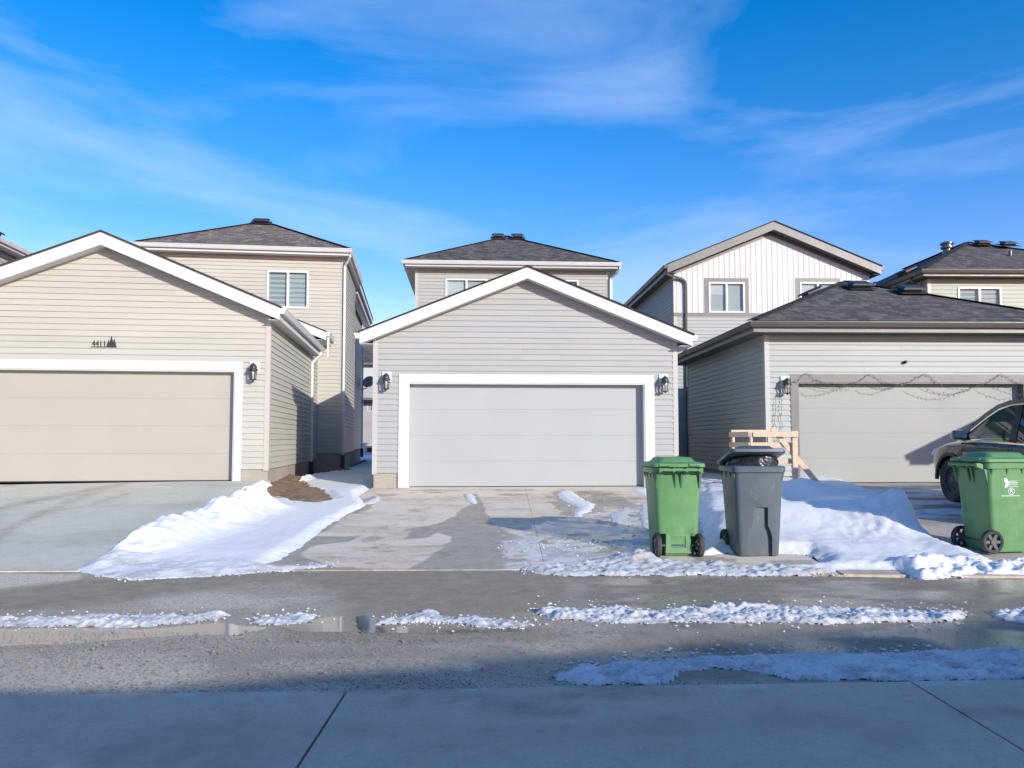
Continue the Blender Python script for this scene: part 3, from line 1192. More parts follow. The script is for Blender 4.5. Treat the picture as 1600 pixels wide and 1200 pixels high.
# ---- lane: one asphalt sheet, fine where the camera sees it
RES = 0.035
lx = axis_coords(-60, 60, -6.6, 6.6, RES, 2.0)
nt_ = 125
T = np.linspace(0, 1, nt_)
LX, LT = np.meshgrid(lx, T)
YE = np.interp(LX, YE_X, YE_Y)
YN = 4.37 + 0.05 * np.clip(LX, -14, 14)
LY = YN - 0.05 + (YE + 0.12 - YN) * LT
wx_ = LX + 0.10 * fbm(LX * 2, LY * 2, 5) * 2; wy_ = LY + 0.12 * fbm(LX * 2, LY * 2, 9) * 2


def soft(poly_px, w=0.05, seed=1, warp=0.10, X=None, Y=None, f=3.0):
    X = LX if X is None else X; Y = LY if Y is None else Y
    d = sdist(X + warp * 2 * fbm(X * f, Y * f, seed), Y + warp * 2 * fbm(X * f, Y * f, seed + 50), px_poly(poly_px))
    return sstep(-w, w, d)


wet = np.zeros(LX.shape); dry = np.zeros(LX.shape); gloss = np.zeros(LX.shape); ice = np.zeros(LX.shape); stain = np.zeros(LX.shape)
# damp middle of the lane and the soaked right half
wet = np.maximum(wet, 0.75 * soft([(130, 905), (500, 885), (900, 890), (900, 955), (560, 965), (470, 905), (260, 930), (140, 945), (-60, 960), (-60, 925)], 0.18, 3, 0.2))
right_w = soft([(880, 893), (1700, 890), (1700, 1065), (930, 1062), (900, 1010), (1010, 985), (900, 960)], 0.35, 7, 0.3)
wet = np.maximum(wet, 0.95 * right_w)
gloss = np.maximum(gloss, 0.95 * right_w * sstep(-0.25, 0.15, fbm(LX * 1.5, LY * 3, 21)))
# shaded wet streaks, left half
st = soft([(340, 1030), (420, 1012), (640, 1004), (800, 1010), (900, 1030), (880, 1062), (700, 1058), (420, 1058), (360, 1045)], 0.10, 11, 0.12)
wet = np.maximum(wet, 0.55 * st); gloss = np.maximum(gloss, 0.4 * st)
lens = soft([(372, 1036), (450, 1027), (640, 1025), (760, 1034), (770, 1045), (650, 1056), (450, 1052), (390, 1044)], 0.04, 13, 0.05)
wet = wet * (1 - 0.75 * lens) + 0.9 * lens * (1 - lens); gloss = np.maximum(gloss, 0.25 * lens)
tong = soft([(430, 975), (830, 978), (900, 1000), (640, 1006), (430, 1004)], 0.10, 15, 0.12)
wet = np.maximum(wet, 0.6 * tong)
# dry pale places
dry = np.maximum(dry, 0.85 * soft([(-80, 894), (128, 897), (125, 905), (60, 917), (30, 930), (-80, 940)], 0.03, 17, 0.06))
dry = np.maximum(dry, 0.45 * soft([(215, 935), (300, 905), (420, 900), (330, 925), (420, 935), (420, 950), (220, 955)], 0.12, 19, 0.18))
dry = np.maximum(dry, 0.8 * soft([(1222, 907), (1290, 904), (1405, 906), (1390, 913), (1290, 916), (1235, 914)], 0.03, 23, 0.05))
dry = np.maximum(dry, 0.5 * soft([(1290, 936), (1400, 935), (1420, 943), (1300, 945)], 0.05, 25, 0.06))
dry = np.maximum(dry, 0.45 * soft([(-80, 1020), (300, 1015), (330, 1050), (200, 1075), (-80, 1085)], 0.15, 27, 0.25))
dry = np.maximum(dry, 0.35 * sstep(0.08, 0.22, fbm(LX * 0.9, LY * 2.5, 31)) * (1 - right_w))
# tyre lines run along the lane
tl = np.exp(-((LY - 7.35 - 0.02 * LX + 0.1 * fbm(LX * 0.5, 0 * LX, 33)) / 0.16) ** 2)
wet = np.clip(np.maximum(wet, 0.25 * tl), 0, 1)
dry = dry * (1 - wet * 0.7)
LZ = 0.010 * fbm(LX * 1.4, LY * 1.4, 41) - 0.004 + 0.003 * fbm(LX * 9, LY * 9, 43)
pz = np.exp(-((LY - 5.85) / 0.8) ** 4)
LZ = LZ * (1 - pz) - 0.003 * pz
LZ = np.where(LT > 0.93, np.minimum(LZ, 0.0) - 0.008 * sstep(0.95, 0.975, LT), LZ)
lane = tag(grid_object('lane', LX, LY, LZ, np.ones(LX.shape, bool), 'asphalt', dict(wet=wet, dry=dry, gloss=gloss, ice=ice, stain=stain)),
           'worn wet asphalt back lane with tyre tracks', kind='structure')

# ---- pavement slabs on the near side, standing slightly proud of the lane
pav = tag(empty('pavement', (0, 0, 0)), 'shaded concrete pavement slabs on the near side of the lane', kind='structure')
joints = [-13.7, -10.5, -7.3, -4.1, -0.91, 2.28, 5.5, 8.7, 11.9]
for j0, j1 in zip(joints, joints[1:]):
    xs = np.linspace(j0 + 0.008, j1 - 0.008, 60 if -5 < j0 < 3 else 12)
    ts = np.linspace(0, 1, 60 if -5 < j0 < 3 else 14) ** 1.0
    X, Tt = np.meshgrid(xs, ts)
    yn = 4.37 + 0.05 * X
    Yy = -3.2 + (yn + 3.2) * Tt + 0.012 * fbm(X * 5, 0 * X, 3) * (Tt > 0.99)
    Zz = 0.018 + 0.006 * fbm(X * 1.1, Yy * 1.1, 61)
    wv = 0.9 * sstep(0.10, 0.2, fbm(X * 1.7, Yy * 6, 63)) * sstep(3.2, 4.1, Yy) + 0.5 * sstep(0.05, 0.25, fbm(X * 0.7, Yy * 1.6, 64))
    iv = 0.5 * np.exp(-((Yy - yn + 0.02) / 0.05) ** 2) * sstep(0.0, 0.2, fbm(X * 4, Yy * 2, 65))
    o = grid_object('pavement_slab', X, Yy, Zz, np.ones(X.shape, bool), 'concrete_apron', dict(wet=np.clip(wv, 0, 1), ice=iv, gloss=0.25 * wv), pav, True, 0.09)


def slab(name, parent, x0f, x1f, ytop, mat, attrf, nx, ny, thick=0.16):
    U, Tt = np.meshgrid(np.linspace(0, 1, nx), np.linspace(0, 1, ny))
    ya = 7.9 + 8.2 * Tt
    X = x0f(ya) + (x1f(ya) - x0f(ya)) * U
    yb = np.interp(X, YE_X, YE_Y)
    Yy = yb + (ytop(X) - yb) * Tt
    Zz = zg_drive(X, Yy, name) + 0.004 * fbm(X * 1.2, Yy * 1.2, 71)
    return grid_object('driveway_slab', X, Yy, Zz, np.ones(X.shape, bool), mat, attrf(X, Yy), parent, True, thick)


def zg_drive(X, Y, which):
    c = {'L': -8.0, 'C': 0.3, 'R': 8.0}[which]
    ye = np.interp(X, YE_X, YE_Y)
    t = np.clip(Y - ye, 0, None)
    if which == 'L':
        return np.minimum(0.002 + 0.598 * t / (14.9 - ye), 0.60)
    if which == 'C':
        return np.minimum(0.002 + 0.418 * t / (15.8 - ye), 0.42)
    return 0.002 + 0.478 * (1 - (1 - np.clip(t / (16.2 - ye), 0, 1)) ** 1.6)


def attr_center(X, Y):
    sf = lambda p, w=0.02, s=1, wp=0.05: soft(p, w, s, wp, X, Y, 5.0)
    wet = np.zeros(X.shape)
    main = sf([(724, 772), (747, 772), (758, 796), (764, 813), (794, 834), (824, 839), (790, 852), (797, 879), (801, 890), (640, 890), (677, 867), (700, 849),
               (709, 839), (685, 832), (662, 841), (629, 843), (644, 826), (681, 819), (711, 807), (719, 796), (737, 789)], 0.022, 81, 0.06)
    wet = np.maximum(wet, 0.80 * main + 1.0 * main * (1 - main))
    left = sf([(400, 890), (420, 872), (470, 850), (500, 825), (530, 805), (565, 782), (585, 775), (592, 780), (575, 796), (540, 806), (510, 830), (490, 838), (560, 838), (545, 846),
               (490, 852), (470, 868), (500, 880), (530, 888), (480, 892)], 0.018, 83, 0.05)
    wet = np.maximum(wet, 0.75 * left + 1.0 * left * (1 - left))
    rt = sf([(930, 800), (1010, 795), (1030, 890), (800, 890), (790, 850), (830, 820), (880, 812)], 0.12, 85, 0.2)
    wet = np.maximum(wet, 0.9 * rt * sstep(-0.12, 0.05, fbm(X * 3.5, Y * 3.5, 87)))
    wet = np.maximum(wet, 0.6 * sf([(862, 768), (880, 764), (945, 790), (940, 806), (905, 814), (880, 800)], 0.03, 89, 0.05))
    wet = np.maximum(wet, 0.6 * sstep(0.17, 0.22, fbm(X * 2.2, Y * 2.2, 95)) * sstep(13.5, 10, Y))
    wet = np.maximum(wet, 0.75 * sf([(850, 772), (960, 770), (1000, 790), (1005, 815), (930, 822), (880, 806)], 0.02, 94, 0.12) * sstep(-0.15, -0.05, fbm(X * 3, Y * 3, 96)))
    ice = np.zeros(X.shape)
    ice = np.maximum(ice, 0.75 * sf([(788, 845), (840, 838), (848, 846), (812, 860), (795, 872), (785, 862)], 0.05, 91, 0.1))
    ice = np.maximum(ice, 0.8 * rt * sstep(-0.02, 0.10, fbm(X * 5 + Y * 3, Y * 9 - X * 4, 93)))
    ice = np.maximum(ice, 0.5 * sf([(830, 862), (880, 856), (960, 868), (1000, 892), (800, 892)], 0.08, 97, 0.12) * sstep(-0.1, 0.1, fbm(X * 8, Y * 8, 98)))
    stain = 0.7 * sf([(575, 772), (600, 763), (1000, 766), (1000, 800), (940, 790), (800, 775), (650, 770), (600, 776)], 0.10, 99, 0.15) * sstep(-0.08, 0.2, fbm(X * 1.3, Y * 3, 101))
    stain += 0.9 * np.exp(-((Y - np.interp(X, YE_X, YE_Y)) / 0.05) ** 2)
    stain += 0.35 * sstep(0.0, 0.2, fbm(X * 0.7, Y * 2.2, 103)) + 0.5 * sstep(0.18, 0.3, fbm(X * 2.5, Y * 6, 105))
    gloss = 0.5 * wet + 0.6 * rt * sstep(-0.1, 0.1, fbm(X * 2.5, Y * 2.5, 107))
    return dict(wet=np.clip(wet, 0, 1), ice=np.clip(ice, 0, 1), stain=np.clip(stain, 0, 1), gloss=np.clip(gloss, 0, 0.9), dry=0 * X)


def attr_left(X, Y):
    wet = 0.35 * sstep(0.05, 0.2, fbm(X * 0.5, Y * 0.9, 111))
    stain = np.zeros(X.shape)
    for pp, w, k in (([(-60, 812), (60, 782), (185, 757)], 0.20, 0.9), ([(-60, 870), (20, 826), (70, 800), (150, 768)], 0.13, 0.8), ([(-60, 768), (10, 760), (40, 754)], 0.12, 0.7),
                     ([(60, 800), (130, 790), (200, 770)], 0.10, 0.5)):
        q = px_poly(pp)
        for a, b_ in zip(q, q[1:]):
            d = segdist(X + 0.35 * fbm(X * 0.9, Y * 0.9, 113), Y + 0.35 * fbm(X * 0.9, Y * 0.9, 115), a, b_)
            stain = np.maximum(stain, k * np.exp(-(d / w) ** 2) * (0.35 + 1.3 * (fbm(X * 2, Y * 4, 117) + 0.5)))
    stain = np.maximum(stain, 0.45 * np.exp(-((Y - np.interp(X, YE_X, YE_Y)) / 0.10) ** 2))
    return dict(wet=wet, stain=np.clip(0.6 * stain, 0, 1), gloss=0.25 * wet, ice=0 * X, dry=0 * X)


def attr_right(X, Y):
    wet = 0.9 * sstep(-0.10, 0.08, fbm(X * 1.5, Y * 1.5, 121)) * sstep(10.2, 11.6, Y)
    ice = 0.9 * sstep(-0.02, 0.10, fbm(X * 1.1, Y * 2.2, 125)) * sstep(10.4, 11.2, Y) * sstep(15.6, 14.8, Y)
    return dict(wet=np.clip(wet, 0, 1), ice=np.clip(ice, 0, 1), stain=0.25 * sstep(0.0, 0.2, fbm(X, Y * 2, 127)), gloss=0.3 * wet, dry=0 * X)


def ylg(x): return 14.9 + math.tan(R(7.3)) * (x + 5.34) + 0.10
def ycg(x): return 15.9 + math.tan(R(3.2)) * x + 0.20
def yrg(x): return 16.2 + math.tan(R(1.5)) * (x - 6.0) + 0.16


cst = lambda v: (lambda y: np.full(np.shape(y), v))
dl = tag(empty('driveway', (-8, 11, 0)), 'pale grey concrete driveway of the beige garage', kind='structure')
dc = tag(empty('driveway', (0, 11, 0)), 'tan concrete driveway with dark wet patches before the grey garage', kind='structure')
dr_ = tag(empty('driveway', (8, 11, 0)), 'icy concrete driveway under the dark car', kind='structure')
for e in (dl, dc, dr_):
    e.location = (0, 0, 0)
slab('L', dl, cst(-8.20), lambda y: -4.70 + 0.06 * np.sin(y), ylg, 'concrete_left', attr_left, 60, 120)
slab('L', dl, cst(-11.6), cst(-8.215), ylg, 'concrete_left', attr_left, 60, 120)
slab('C', dc, cst(-2.86), lambda y: 0.265 + 0.0 * y + 0.09 * (15.9 - y) / 7.5, ycg, 'concrete_center', attr_center, 150, 300)
slab('C', dc, lambda y: 0.270 + 0.09 * (15.9 - y) / 7.5, cst(3.42), ycg, 'concrete_center', attr_center, 140, 300)
slab('R', dr_, cst(5.25), cst(8.40), yrg, 'concrete_right', attr_right, 70, 150)
slab('R', dr_, cst(8.412), cst(11.4), yrg, 'concrete_right', attr_right, 50, 90)

xs = np.linspace(3.428, 5.242, 60); ts = np.linspace(0, 1, 14)
X, Tt = np.meshgrid(xs, ts)
Yk = np.interp(X, YE_X, YE_Y) + 0.005 + 0.55 * Tt
Zk = zg_np(np.full(X.shape, 4.3), Yk) + 0.012 + 0.006 * fbm(X * 3, Yk * 3, 77)
tag(grid_object('kerb', X, Yk, Zk, np.ones(X.shape, bool), 'concrete_center', dict(stain=0.5 + 0 * X, wet=0.3 * (fbm(X * 4, Yk * 4, 79) > 0)), None, True, 0.14),
    'low concrete edge of the lane showing under the right snow mound', kind='structure')

# ---------------------------------------------------------------- beige garage on the left
LG = Bld('garage', 'beige vinyl sided garage with white gable trim, house number above its door', 'garage', 370, 14.9, 7.3, 0.40)
o = -0.30
xr = LG.S(420.5)
xa = LG.S(158, 358, o)
za = LG.Z(158, 362, o)
xe, ze = LG.L(437, 480, o)
xl_e, xl = 2 * xa - xe, 2 * xa - xr
fh = 0.245
DEP = 6.2
zf = 0.20                     # floor above the root
d0z, d1z = zf, LG.Z(200, 578)
dR = LG.S(366, 660); dL = dR - 4.93
zs0 = LG.Z(413, 733)          # bottom of the siding
mrk = (za - ze) / (xe - xa)
wtop = lambda x: za - mrk * abs(x - xa) - fh + 0.012
poly = [(xl, zs0), (xr, zs0), (xr, wtop(xr)), (xa, wtop(xa)), (xl, wtop(xl))]
dtw = LG.S(378.8, 620) - dR
wtr = LG.Z(378, 565.5) - LG.Z(366, 580)
wall(LG, frame(0, 0, 0), poly, [(dL - dtw, dR + dtw, -1, d1z + wtr)], 'siding_beige', 'siding_beige', 0.1155)
wall(LG, frame(xr, 0, 90), [(0, zs0), (DEP, zs0), (DEP, ze - fh), (0, ze - fh)], [], 'siding_beige', 'siding_beige', 0.1155)
wall(LG, frame(xl, DEP, -90), [(0, zs0), (DEP, zs0), (DEP, ze - fh), (0, ze - fh)], [], 'siding_beige')
m = MB()
for a0, a1, b0, b1 in ((xl, dL - dtw, 0.012, 0.16), (dR + dtw, xr, 0.012, 0.16), (xr - 0.16, xr - 0.012, 0.161, DEP), (xl + 0.012, xl + 0.16, 0.161, DEP)):
    MB().box(a0, a1, b0, b1, -0.5, zs0 - 0.001).build('foundation', 'foundation', LG.root)
corner_trim(LG, xr, 0, zs0 - 0.03, wtop(xr) - 0.002, 'cream_corner', 1, -1)
corner_trim(LG, xl, 0, zs0 - 0.03, wtop(xl) - 0.002, 'cream_corner', -1, -1)
garage_door(LG, dL, dR, d0z, d1z, 0.14, 'door_beige', 'white_trim')
door_trim(LG, dL, dR, d0z, d1z, dtw, 'white_trim', 0.03, wtr)
gable_roof(LG, xl_e, xe, xa, ze, za, o, DEP + 0.1, xl, xr, fh, 'shingle_brown', 'white_trim', 'soffit_white', 'white_trim')
downspout(LG, [(xe + 0.05, DEP - 0.15, ze - 0.12), (xe + 0.03, DEP - 0.15, ze - 0.22), (xr + 0.05, DEP - 0.15, ze - 0.45), (xr + 0.05, DEP - 0.15, zs0 - 0.02)], 'white_trim', 0.35)
lgx = dict(xr=xr, xe=xe, ze=ze, zs0=zs0)
wall_lantern(LG, 398, 581, 'black wall lantern right of the beige garage door')

# mud room joining garage and house
m = MB()
mr_x0, mr_x1 = xr - 3.2, xr - 0.05
zmr = LG.Z(510, 517, DEP + 0.3) - 0.255
fr = frame(mr_x1, DEP + 0.12, 90)
wall(LG, fr, [(0, zs0), (1.6, zs0), (1.6, zmr), (0, zmr)], [], 'siding_beige', 'siding_beige', 0.1155, name='link_wall')
MB().box(mr_x1 - 0.2, mr_x1 - 0.015, DEP + 0.12, DEP + 1.7, -0.5, zs0 - 0.001).build('foundation', 'foundation', LG.root)
# small gable of the link roof
x1, zt = LG.L(510, 517, DEP + 0.3)
x1 = max(x1, xr + 0.2)
roof_mesh(LG, [[(x1 - 2.4, DEP + 0.25, zt + 0.95), (x1, DEP + 0.25, zt), (x1, DEP + 1.75, zt), (x1 - 2.4, DEP + 1.75, zt + 0.95)]], 0.035, 'shingle_brown', 'link_roof')
m = MB()
q = lambda y: [(x1, y, zt - 0.27), (x1 - 2.4, y, zt + 0.68), (x1 - 2.4, y, zt + 0.91), (x1, y, zt - 0.04)]
m.prism(q(DEP + 0.26), q(DEP + 0.30)); m.build('fascia', 'white_trim', LG.root)
MB().box(mr_x1 + 0.001, x1 - 0.002, DEP + 0.31, DEP + 1.7, zt - 0.262, zt - 0.25).build('soffit', 'soffit_white', LG.root)
MB().box(x1 - 0.03, x1 - 0.001, DEP + 0.31, DEP + 1.7, zt - 0.249, zt - 0.045).build('fascia', 'white_trim', LG.root)
gutter(LG, frame(x1, DEP + 0.27, 90), 0, 1.45, zt - 0.045, 'white_trim')
downspout(LG, [(x1 + 0.05, DEP + 0.36, zt - 0.15), (x1 + 0.05, DEP + 0.36, zt - 0.75)], 'white_trim')

# ---------------------------------------------------------------- beige house behind it
LH = Bld('house', 'two storey beige house with brown hip roof behind the beige garage', 'house', 537, 22.9, 7.3, 0.40)
wr_ = LH.S(537.5, 450)
ex = LH.S(545, 393, -0.36)
ov = ex - wr_
ze = LH.Z(548, 389, -0.36)
xleft_e = LH.S(212, 386, -0.36)
wl_ = xleft_e + ov
HD = 13.0
BD = 4.4
zs0 = LH.Z(520, 708)
zt = ze - 0.20
w0 = LH.S(417, 450); w1 = LH.S(482.5, 450); wz1 = LH.Z(450, 423); wz0 = LH.Z(450, 482)
wall(LH, frame(0, 0, 0), [(wl_, zs0), (wr_, zs0), (wr_, zt), (wl_, zt)], [(w0, w1, wz0, wz1)], 'siding_beige', 'siding_beige', 0.1155)
wall(LH, frame(wr_, 0, 90), [(0, zs0), (BD, zs0), (BD, zt), (0, zt)], [], 'siding_beige', 'siding_beige', 0.1155)
wall(LH, frame(wr_ - 0.32, BD, 90), [(0, zs0), (HD - BD, zs0), (HD - BD, zt), (0, zt)], [], 'siding_beige', 'siding_beige', 0.1155, blen=1)
wall(LH, frame(wr_, BD, 180), [(0, zs0), (0.30, zs0), (0.30, zt), (0, zt)], [], 'siding_beige')
wall(LH, frame(wl_, HD, -90), [(0, zs0), (HD, zs0), (HD, zt), (0, zt)], [], 'siding_beige')
wall(LH, frame(wr_ - 0.32, HD, 180), [(0, zs0), (wr_ - 0.32 - wl_, zs0), (wr_ - 0.32 - wl_, zt), (0, zt)], [], 'siding_beige')
m = MB()
m.box(wl_, wr_ - 0.012, 0.012, BD - 0.01, -0.5, zs0 - 0.001); m.box(wl_, wr_ - 0.335, BD - 0.009, HD, -0.5, zs0 - 0.001)
m.build('foundation', 'foundation', LH.root)
corner_trim(LH, wr_, 0, zs0 - 0.03, zt - 0.002, 'cream_corner', 1, -1)
window(LH, frame(0, 0, 0), w0, w1, wz0, wz1, 'zebra')
rf, A, B = hip_roof(LH, xleft_e, ex, -0.36, HD + 0.36, ze, LH.Z(385, 351, 3.0), (wl_, wr_, 0, HD), 0.20, 'shingle_brown', 'white_trim', 'soffit_white', 'white_trim', gsides='FL')
gutter(LH, frame(ex, -0.36, 90), 0, BD + 0.4, ze - 0.01, 'white_trim', 1, 0)
# lower return eave along the set-back part
MB().box(ex - 0.42, ex - 0.21, BD + 0.55, HD + 0.4, ze - 0.36, ze - 0.21).build('fascia', 'white_trim', LH.root)
gutter(LH, frame(ex - 0.21, BD + 0.55, 90), 0, HD - BD - 0.2, ze - 0.21, 'white_trim')
roof_vent(rf, (A[0] - 0.05, A[1] - 0.34, A[2] - 0.14), (0, -1, -0.45), 0.5, 0.36, 0.12)
roof_vent(rf, (A[0] + 1.35, A[1] + 0.5, A[2] - 0.50), (1, 0, -0.45), 0.4, 0.4, 0.14)
downspout(LH, [(wr_ + 0.20, -0.33, ze - 0.12), (wr_ + 0.20, -0.30, ze - 0.22), (wr_ + 0.03, -0.06, ze - 0.45), (wr_ + 0.03, -0.06, zs0 - 0.05)], 'white_trim', 0.42)
downspout(LH, [(ex - 0.14, HD + 0.25, ze - 0.33), (ex - 0.14, HD + 0.25, ze - 0.40), (wr_ - 0.27, HD + 0.05, ze - 0.65), (wr_ - 0.27, HD + 0.05, zs0)], 'white_trim', 0.4)
# satellite dish on the side of that house
sd = LH.P + LH.d * (wr_ - 0.32) + LH.n * (HD - 0.6)
dish = tag(empty('satellite_dish', (sd.x, sd.y, 3.95), LH.yaw), 'grey satellite dish on the side of the beige house', 'satellite dish')
m = MB()
prof = [(0.002, 0.0), (0.1, 0.008), (0.2, 0.03), (0.29, 0.065), (0.30, 0.07), (0.29, 0.078), (0.2, 0.045), (0.1, 0.022), (0.002, 0.014)]
m.lathe(prof, (0, 0, 0), 'Z', 24, False)
m.build('reflector', 'dish_grey', dish, True, (0.40, -0.25, 0.06), (R(62), 0, R(-20)))
MB().tube([(0.02, 0, -0.25), (0.25, -0.05, -0.2), (0.42, -0.2, 0.0)], 0.022, 8).build('mast', 'dish_grey', dish, True)
MB().tube([(0.42, -0.2, -0.15), (0.5, -0.55, -0.05)], 0.012, 6).build('feed_arm', 'dish_grey', dish, True)

# ---------------------------------------------------------------- grey garage in the centre
CG = Bld('garage', 'light grey vinyl sided garage with white gable trim and wide grey door', 'garage', 800, 15.9, 3.2, 0.30)
o = -0.30
xl, xr = CG.S(583.8, 640), CG.S(1057.8, 640)
xa = CG.S(824, 420, o)
za = CG.Z(824, 417, o)
xel, zel = CG.L(561.7, 519, o)
xe, zer = CG.L(1082.5, 523, o)
ze = (zel + zer) / 2
hw = (xe - xel) / 2
xa = (xe + xel) / 2 * 0.5 + xa * 0.5
fh = 0.235
DEP = 6.4
zf = 0.12
mrk = (za - ze) / (xe - xa); mlk = (za - ze) / (xa - xel)
wtop = lambda x: za - (mrk if x > xa else mlk) * abs(x - xa) - fh + 0.012
zs0 = CG.Z(600, 739)
dL, dR = CG.S(637.8, 660), CG.S(1007.5, 660)
d0z, d1z = zf, CG.Z(800, 599)
dtw = dL - CG.S(622.5, 660)
wtr = CG.Z(800, 585) - d1z
poly = [(xl, zs0), (xr, zs0), (xr, wtop(xr)), (xa, wtop(xa)), (xl, wtop(xl))]
wall(CG, frame(0, 0, 0), poly, [(dL - dtw, dR + dtw, -1, d1z + wtr)], 'siding_grey', 'siding_grey', 0.1165)
wall(CG, frame(xr, 0, 90), [(0, zs0), (DEP, zs0), (DEP, ze - fh), (0, ze - fh)], [], 'siding_grey', 'siding_grey', 0.1165)
wall(CG, frame(xl, DEP, -90), [(0, zs0), (DEP, zs0), (DEP, ze - fh), (0, ze - fh)], [], 'siding_grey', 'siding_grey', 0.1165)
wall(CG, frame(xr, DEP, 180), [(0, zs0), (xr - xl, zs0), (xr - xl, ze - fh), (0, ze - fh)], [], 'siding_grey')
m = MB()
for a0, a1, b0, b1 in ((xl + 0.01, dL - dtw, 0.012, 0.16), (dR + dtw, xr - 0.01, 0.012, 0.16), (xr - 0.16, xr - 0.012, 0.161, DEP), (xl + 0.012, xl + 0.16, 0.161, DEP)):
    MB().box(a0, a1, b0, b1, -0.4, zs0 - 0.001).build('foundation', 'foundation', CG.root)
corner_trim(CG, xr, 0, zs0 - 0.03, wtop(xr) - 0.002, 'grey_corner', 1, -1)
corner_trim(CG, xl, 0, zs0 - 0.03, wtop(xl) - 0.002, 'grey_corner', -1, -1)
garage_door(CG, dL, dR, d0z, d1z, 0.16, 'door_grey', 'white_trim')
door_trim(CG, dL, dR, d0z, d1z, dtw, 'white_trim', 0.03, wtr)
gable_roof(CG, xel, xe, xa, ze, za, o, DEP + 0.1, xl, xr, fh, 'shingle_grey', 'white_trim', 'soffit_white', 'white_trim')
wall_lantern(CG, 604.5, 596, 'black wall lantern left of the grey garage door')
wall_lantern(CG, 1036.5, 600, 'black wall lantern right of the grey garage door, near the green bin')

# ---------------------------------------------------------------- grey house behind it
CH = Bld('house', 'two storey grey house with dark hip roof behind the grey garage', 'house', 800, 25.2, 3.2, 0.40)
wl_, wr_ = CH.S(649.5, 440), CH.S(951, 440)
exl, exr = CH.S(633, 408, -0.40), CH.S(966, 411, -0.40)
ze = CH.Z(800, 408.5, -0.40)
zt = ze - 0.19
HD = 11
wins = []
for a, b_ in ((695.9, 762), (842, 904)):
    wins.append((CH.S(a, 440), CH.S(b_, 440), CH.Z(800, 497), CH.Z(730, 435.5)))
wall(CH, frame(0, 0, 0), [(wl_, 0.5), (wr_, 0.5), (wr_, zt), (wl_, zt)], wins, 'siding_grey', 'siding_grey', 0.1165)
wall(CH, frame(wr_, 0, 90), [(0, 0.5), (HD, 0.5), (HD, zt), (0, zt)], [], 'siding_grey', 'siding_grey', 0.1165)
wall(CH, frame(wl_, HD, -90), [(0, 0.5), (HD, 0.5), (HD, zt), (0, zt)], [], 'siding_grey')
wall(CH, frame(wr_, HD, 180), [(0, 0.5), (wr_ - wl_, 0.5), (wr_ - wl_, zt), (0, zt)], [], 'siding_grey')
MB().box(wl_ + 0.01, wr_ - 0.01, 0.012, HD - 0.01, -0.6, 0.499).build('foundation', 'foundation', CH.root)
corner_trim(CH, wr_, 0, 0.47, zt - 0.002, 'grey_corner', 1, -1)
corner_trim(CH, wl_, 0, 0.47, zt - 0.002, 'grey_corner', -1, -1)
for q in wins:
    window(CH, frame(0, 0, 0), *q, 'half')
rf, A, B = hip_roof(CH, exl, exr, -0.40, HD + 0.4, ze, CH.Z(795, 370.5, 3.1), (wl_, wr_, 0, HD), 0.19, 'shingle_grey', 'white_trim', 'soffit_white', 'white_trim')
roof_vent(rf, (A[0] - 0.36, A[1] - 0.42, A[2] - 0.19), (0, -1, -0.45), 0.42, 0.36, 0.15)
roof_vent(rf, (A[0] + 0.36, A[1] - 0.42, A[2] - 0.19), (0, -1, -0.45), 0.42, 0.36, 0.15)
downspout(CH, [(exr + 0.06, -0.42, ze - 0.12), (exr + 0.05, -0.40, ze - 0.2), (exr + 0.0, -0.3, ze - 0.3), (wr_ + 0.06, -0.08, ze - 0.45), (wr_ + 0.06, -0.08, 0.5)], 'white_trim')

# ---------------------------------------------------------------- sage garage on the right
RG = Bld('garage', 'sage grey garage with dark hip roof and string lights over its door', 'garage', 1247, 16.2, 1.5, 0.36)
xl = RG.S(1196.5, 600)
W = 6.5
xr = xl + W
oy = 0.42
exl = RG.S(1177.5, 504, -oy)
ovx = xl - exl
exr = xr + ovx
ze = RG.Z(1178, 502, -oy)
za = RG.Z(1336, 445, W / 2 + 0.2)
zt = RG.Z(1300, 519)
fh = ze - zt + 0.02
fh = 0.22
zt = ze - fh + 0.004
DEP = 6.4
zf = 0.12
zs0 = 0.28
dL = RG.S(1247, 660); dR = dL + 4.88
d0z, d1z = zf, RG.Z(1300, 598)
dtw = dL - RG.S(1235.5, 660)
wtr = RG.Z(1300, 585) - d1z
wall(RG, frame(0, 0, 0), [(xl, zs0), (xr, zs0), (xr, zt), (xl, zt)], [(dL - dtw, dR + dtw, -1, d1z + wtr)], 'siding_sage', 'siding_sage', 0.1155)
wall(RG, frame(xr, 0, 90), [(0, zs0), (DEP, zs0), (DEP, zt), (0, zt)], [], 'siding_sage')
wall(RG, frame(xl, DEP, -90), [(0, zs0), (DEP, zs0), (DEP, zt), (0, zt)], [], 'siding_sage', 'siding_sage', 0.1155)
wall(RG, frame(xr, DEP, 180), [(0, zs0), (W, zs0), (W, zt), (0, zt)], [], 'siding_sage')
m = MB()
for a0, a1, b0, b1 in ((xl + 0.01, dL - dtw, 0.012, 0.16), (dR + dtw, xr - 0.01, 0.012, 0.16), (xr - 0.16, xr - 0.012, 0.161, DEP), (xl + 0.012, xl + 0.16, 0.161, DEP)):
    MB().box(a0, a1, b0, b1, -0.5, zs0 - 0.001).build('foundation', 'foundation', RG.root)
corner_trim(RG, xl, 0, zs0 - 0.03, zt - 0.012, 'sage_corner', -1, -1)
corner_trim(RG, xr, 0, zs0 - 0.03, zt - 0.012, 'sage_corner', 1, -1)
corner_trim(RG, xl, DEP, zs0 - 0.03, zt - 0.012, 'dark_trim', -1, 1)
garage_door(RG, dL, dR, d0z, d1z, 0.16, 'door_sage', 'dark_trim')
door_trim(RG, dL, dR, d0z, d1z, dtw, 'dark_trim', 0.025, wtr)
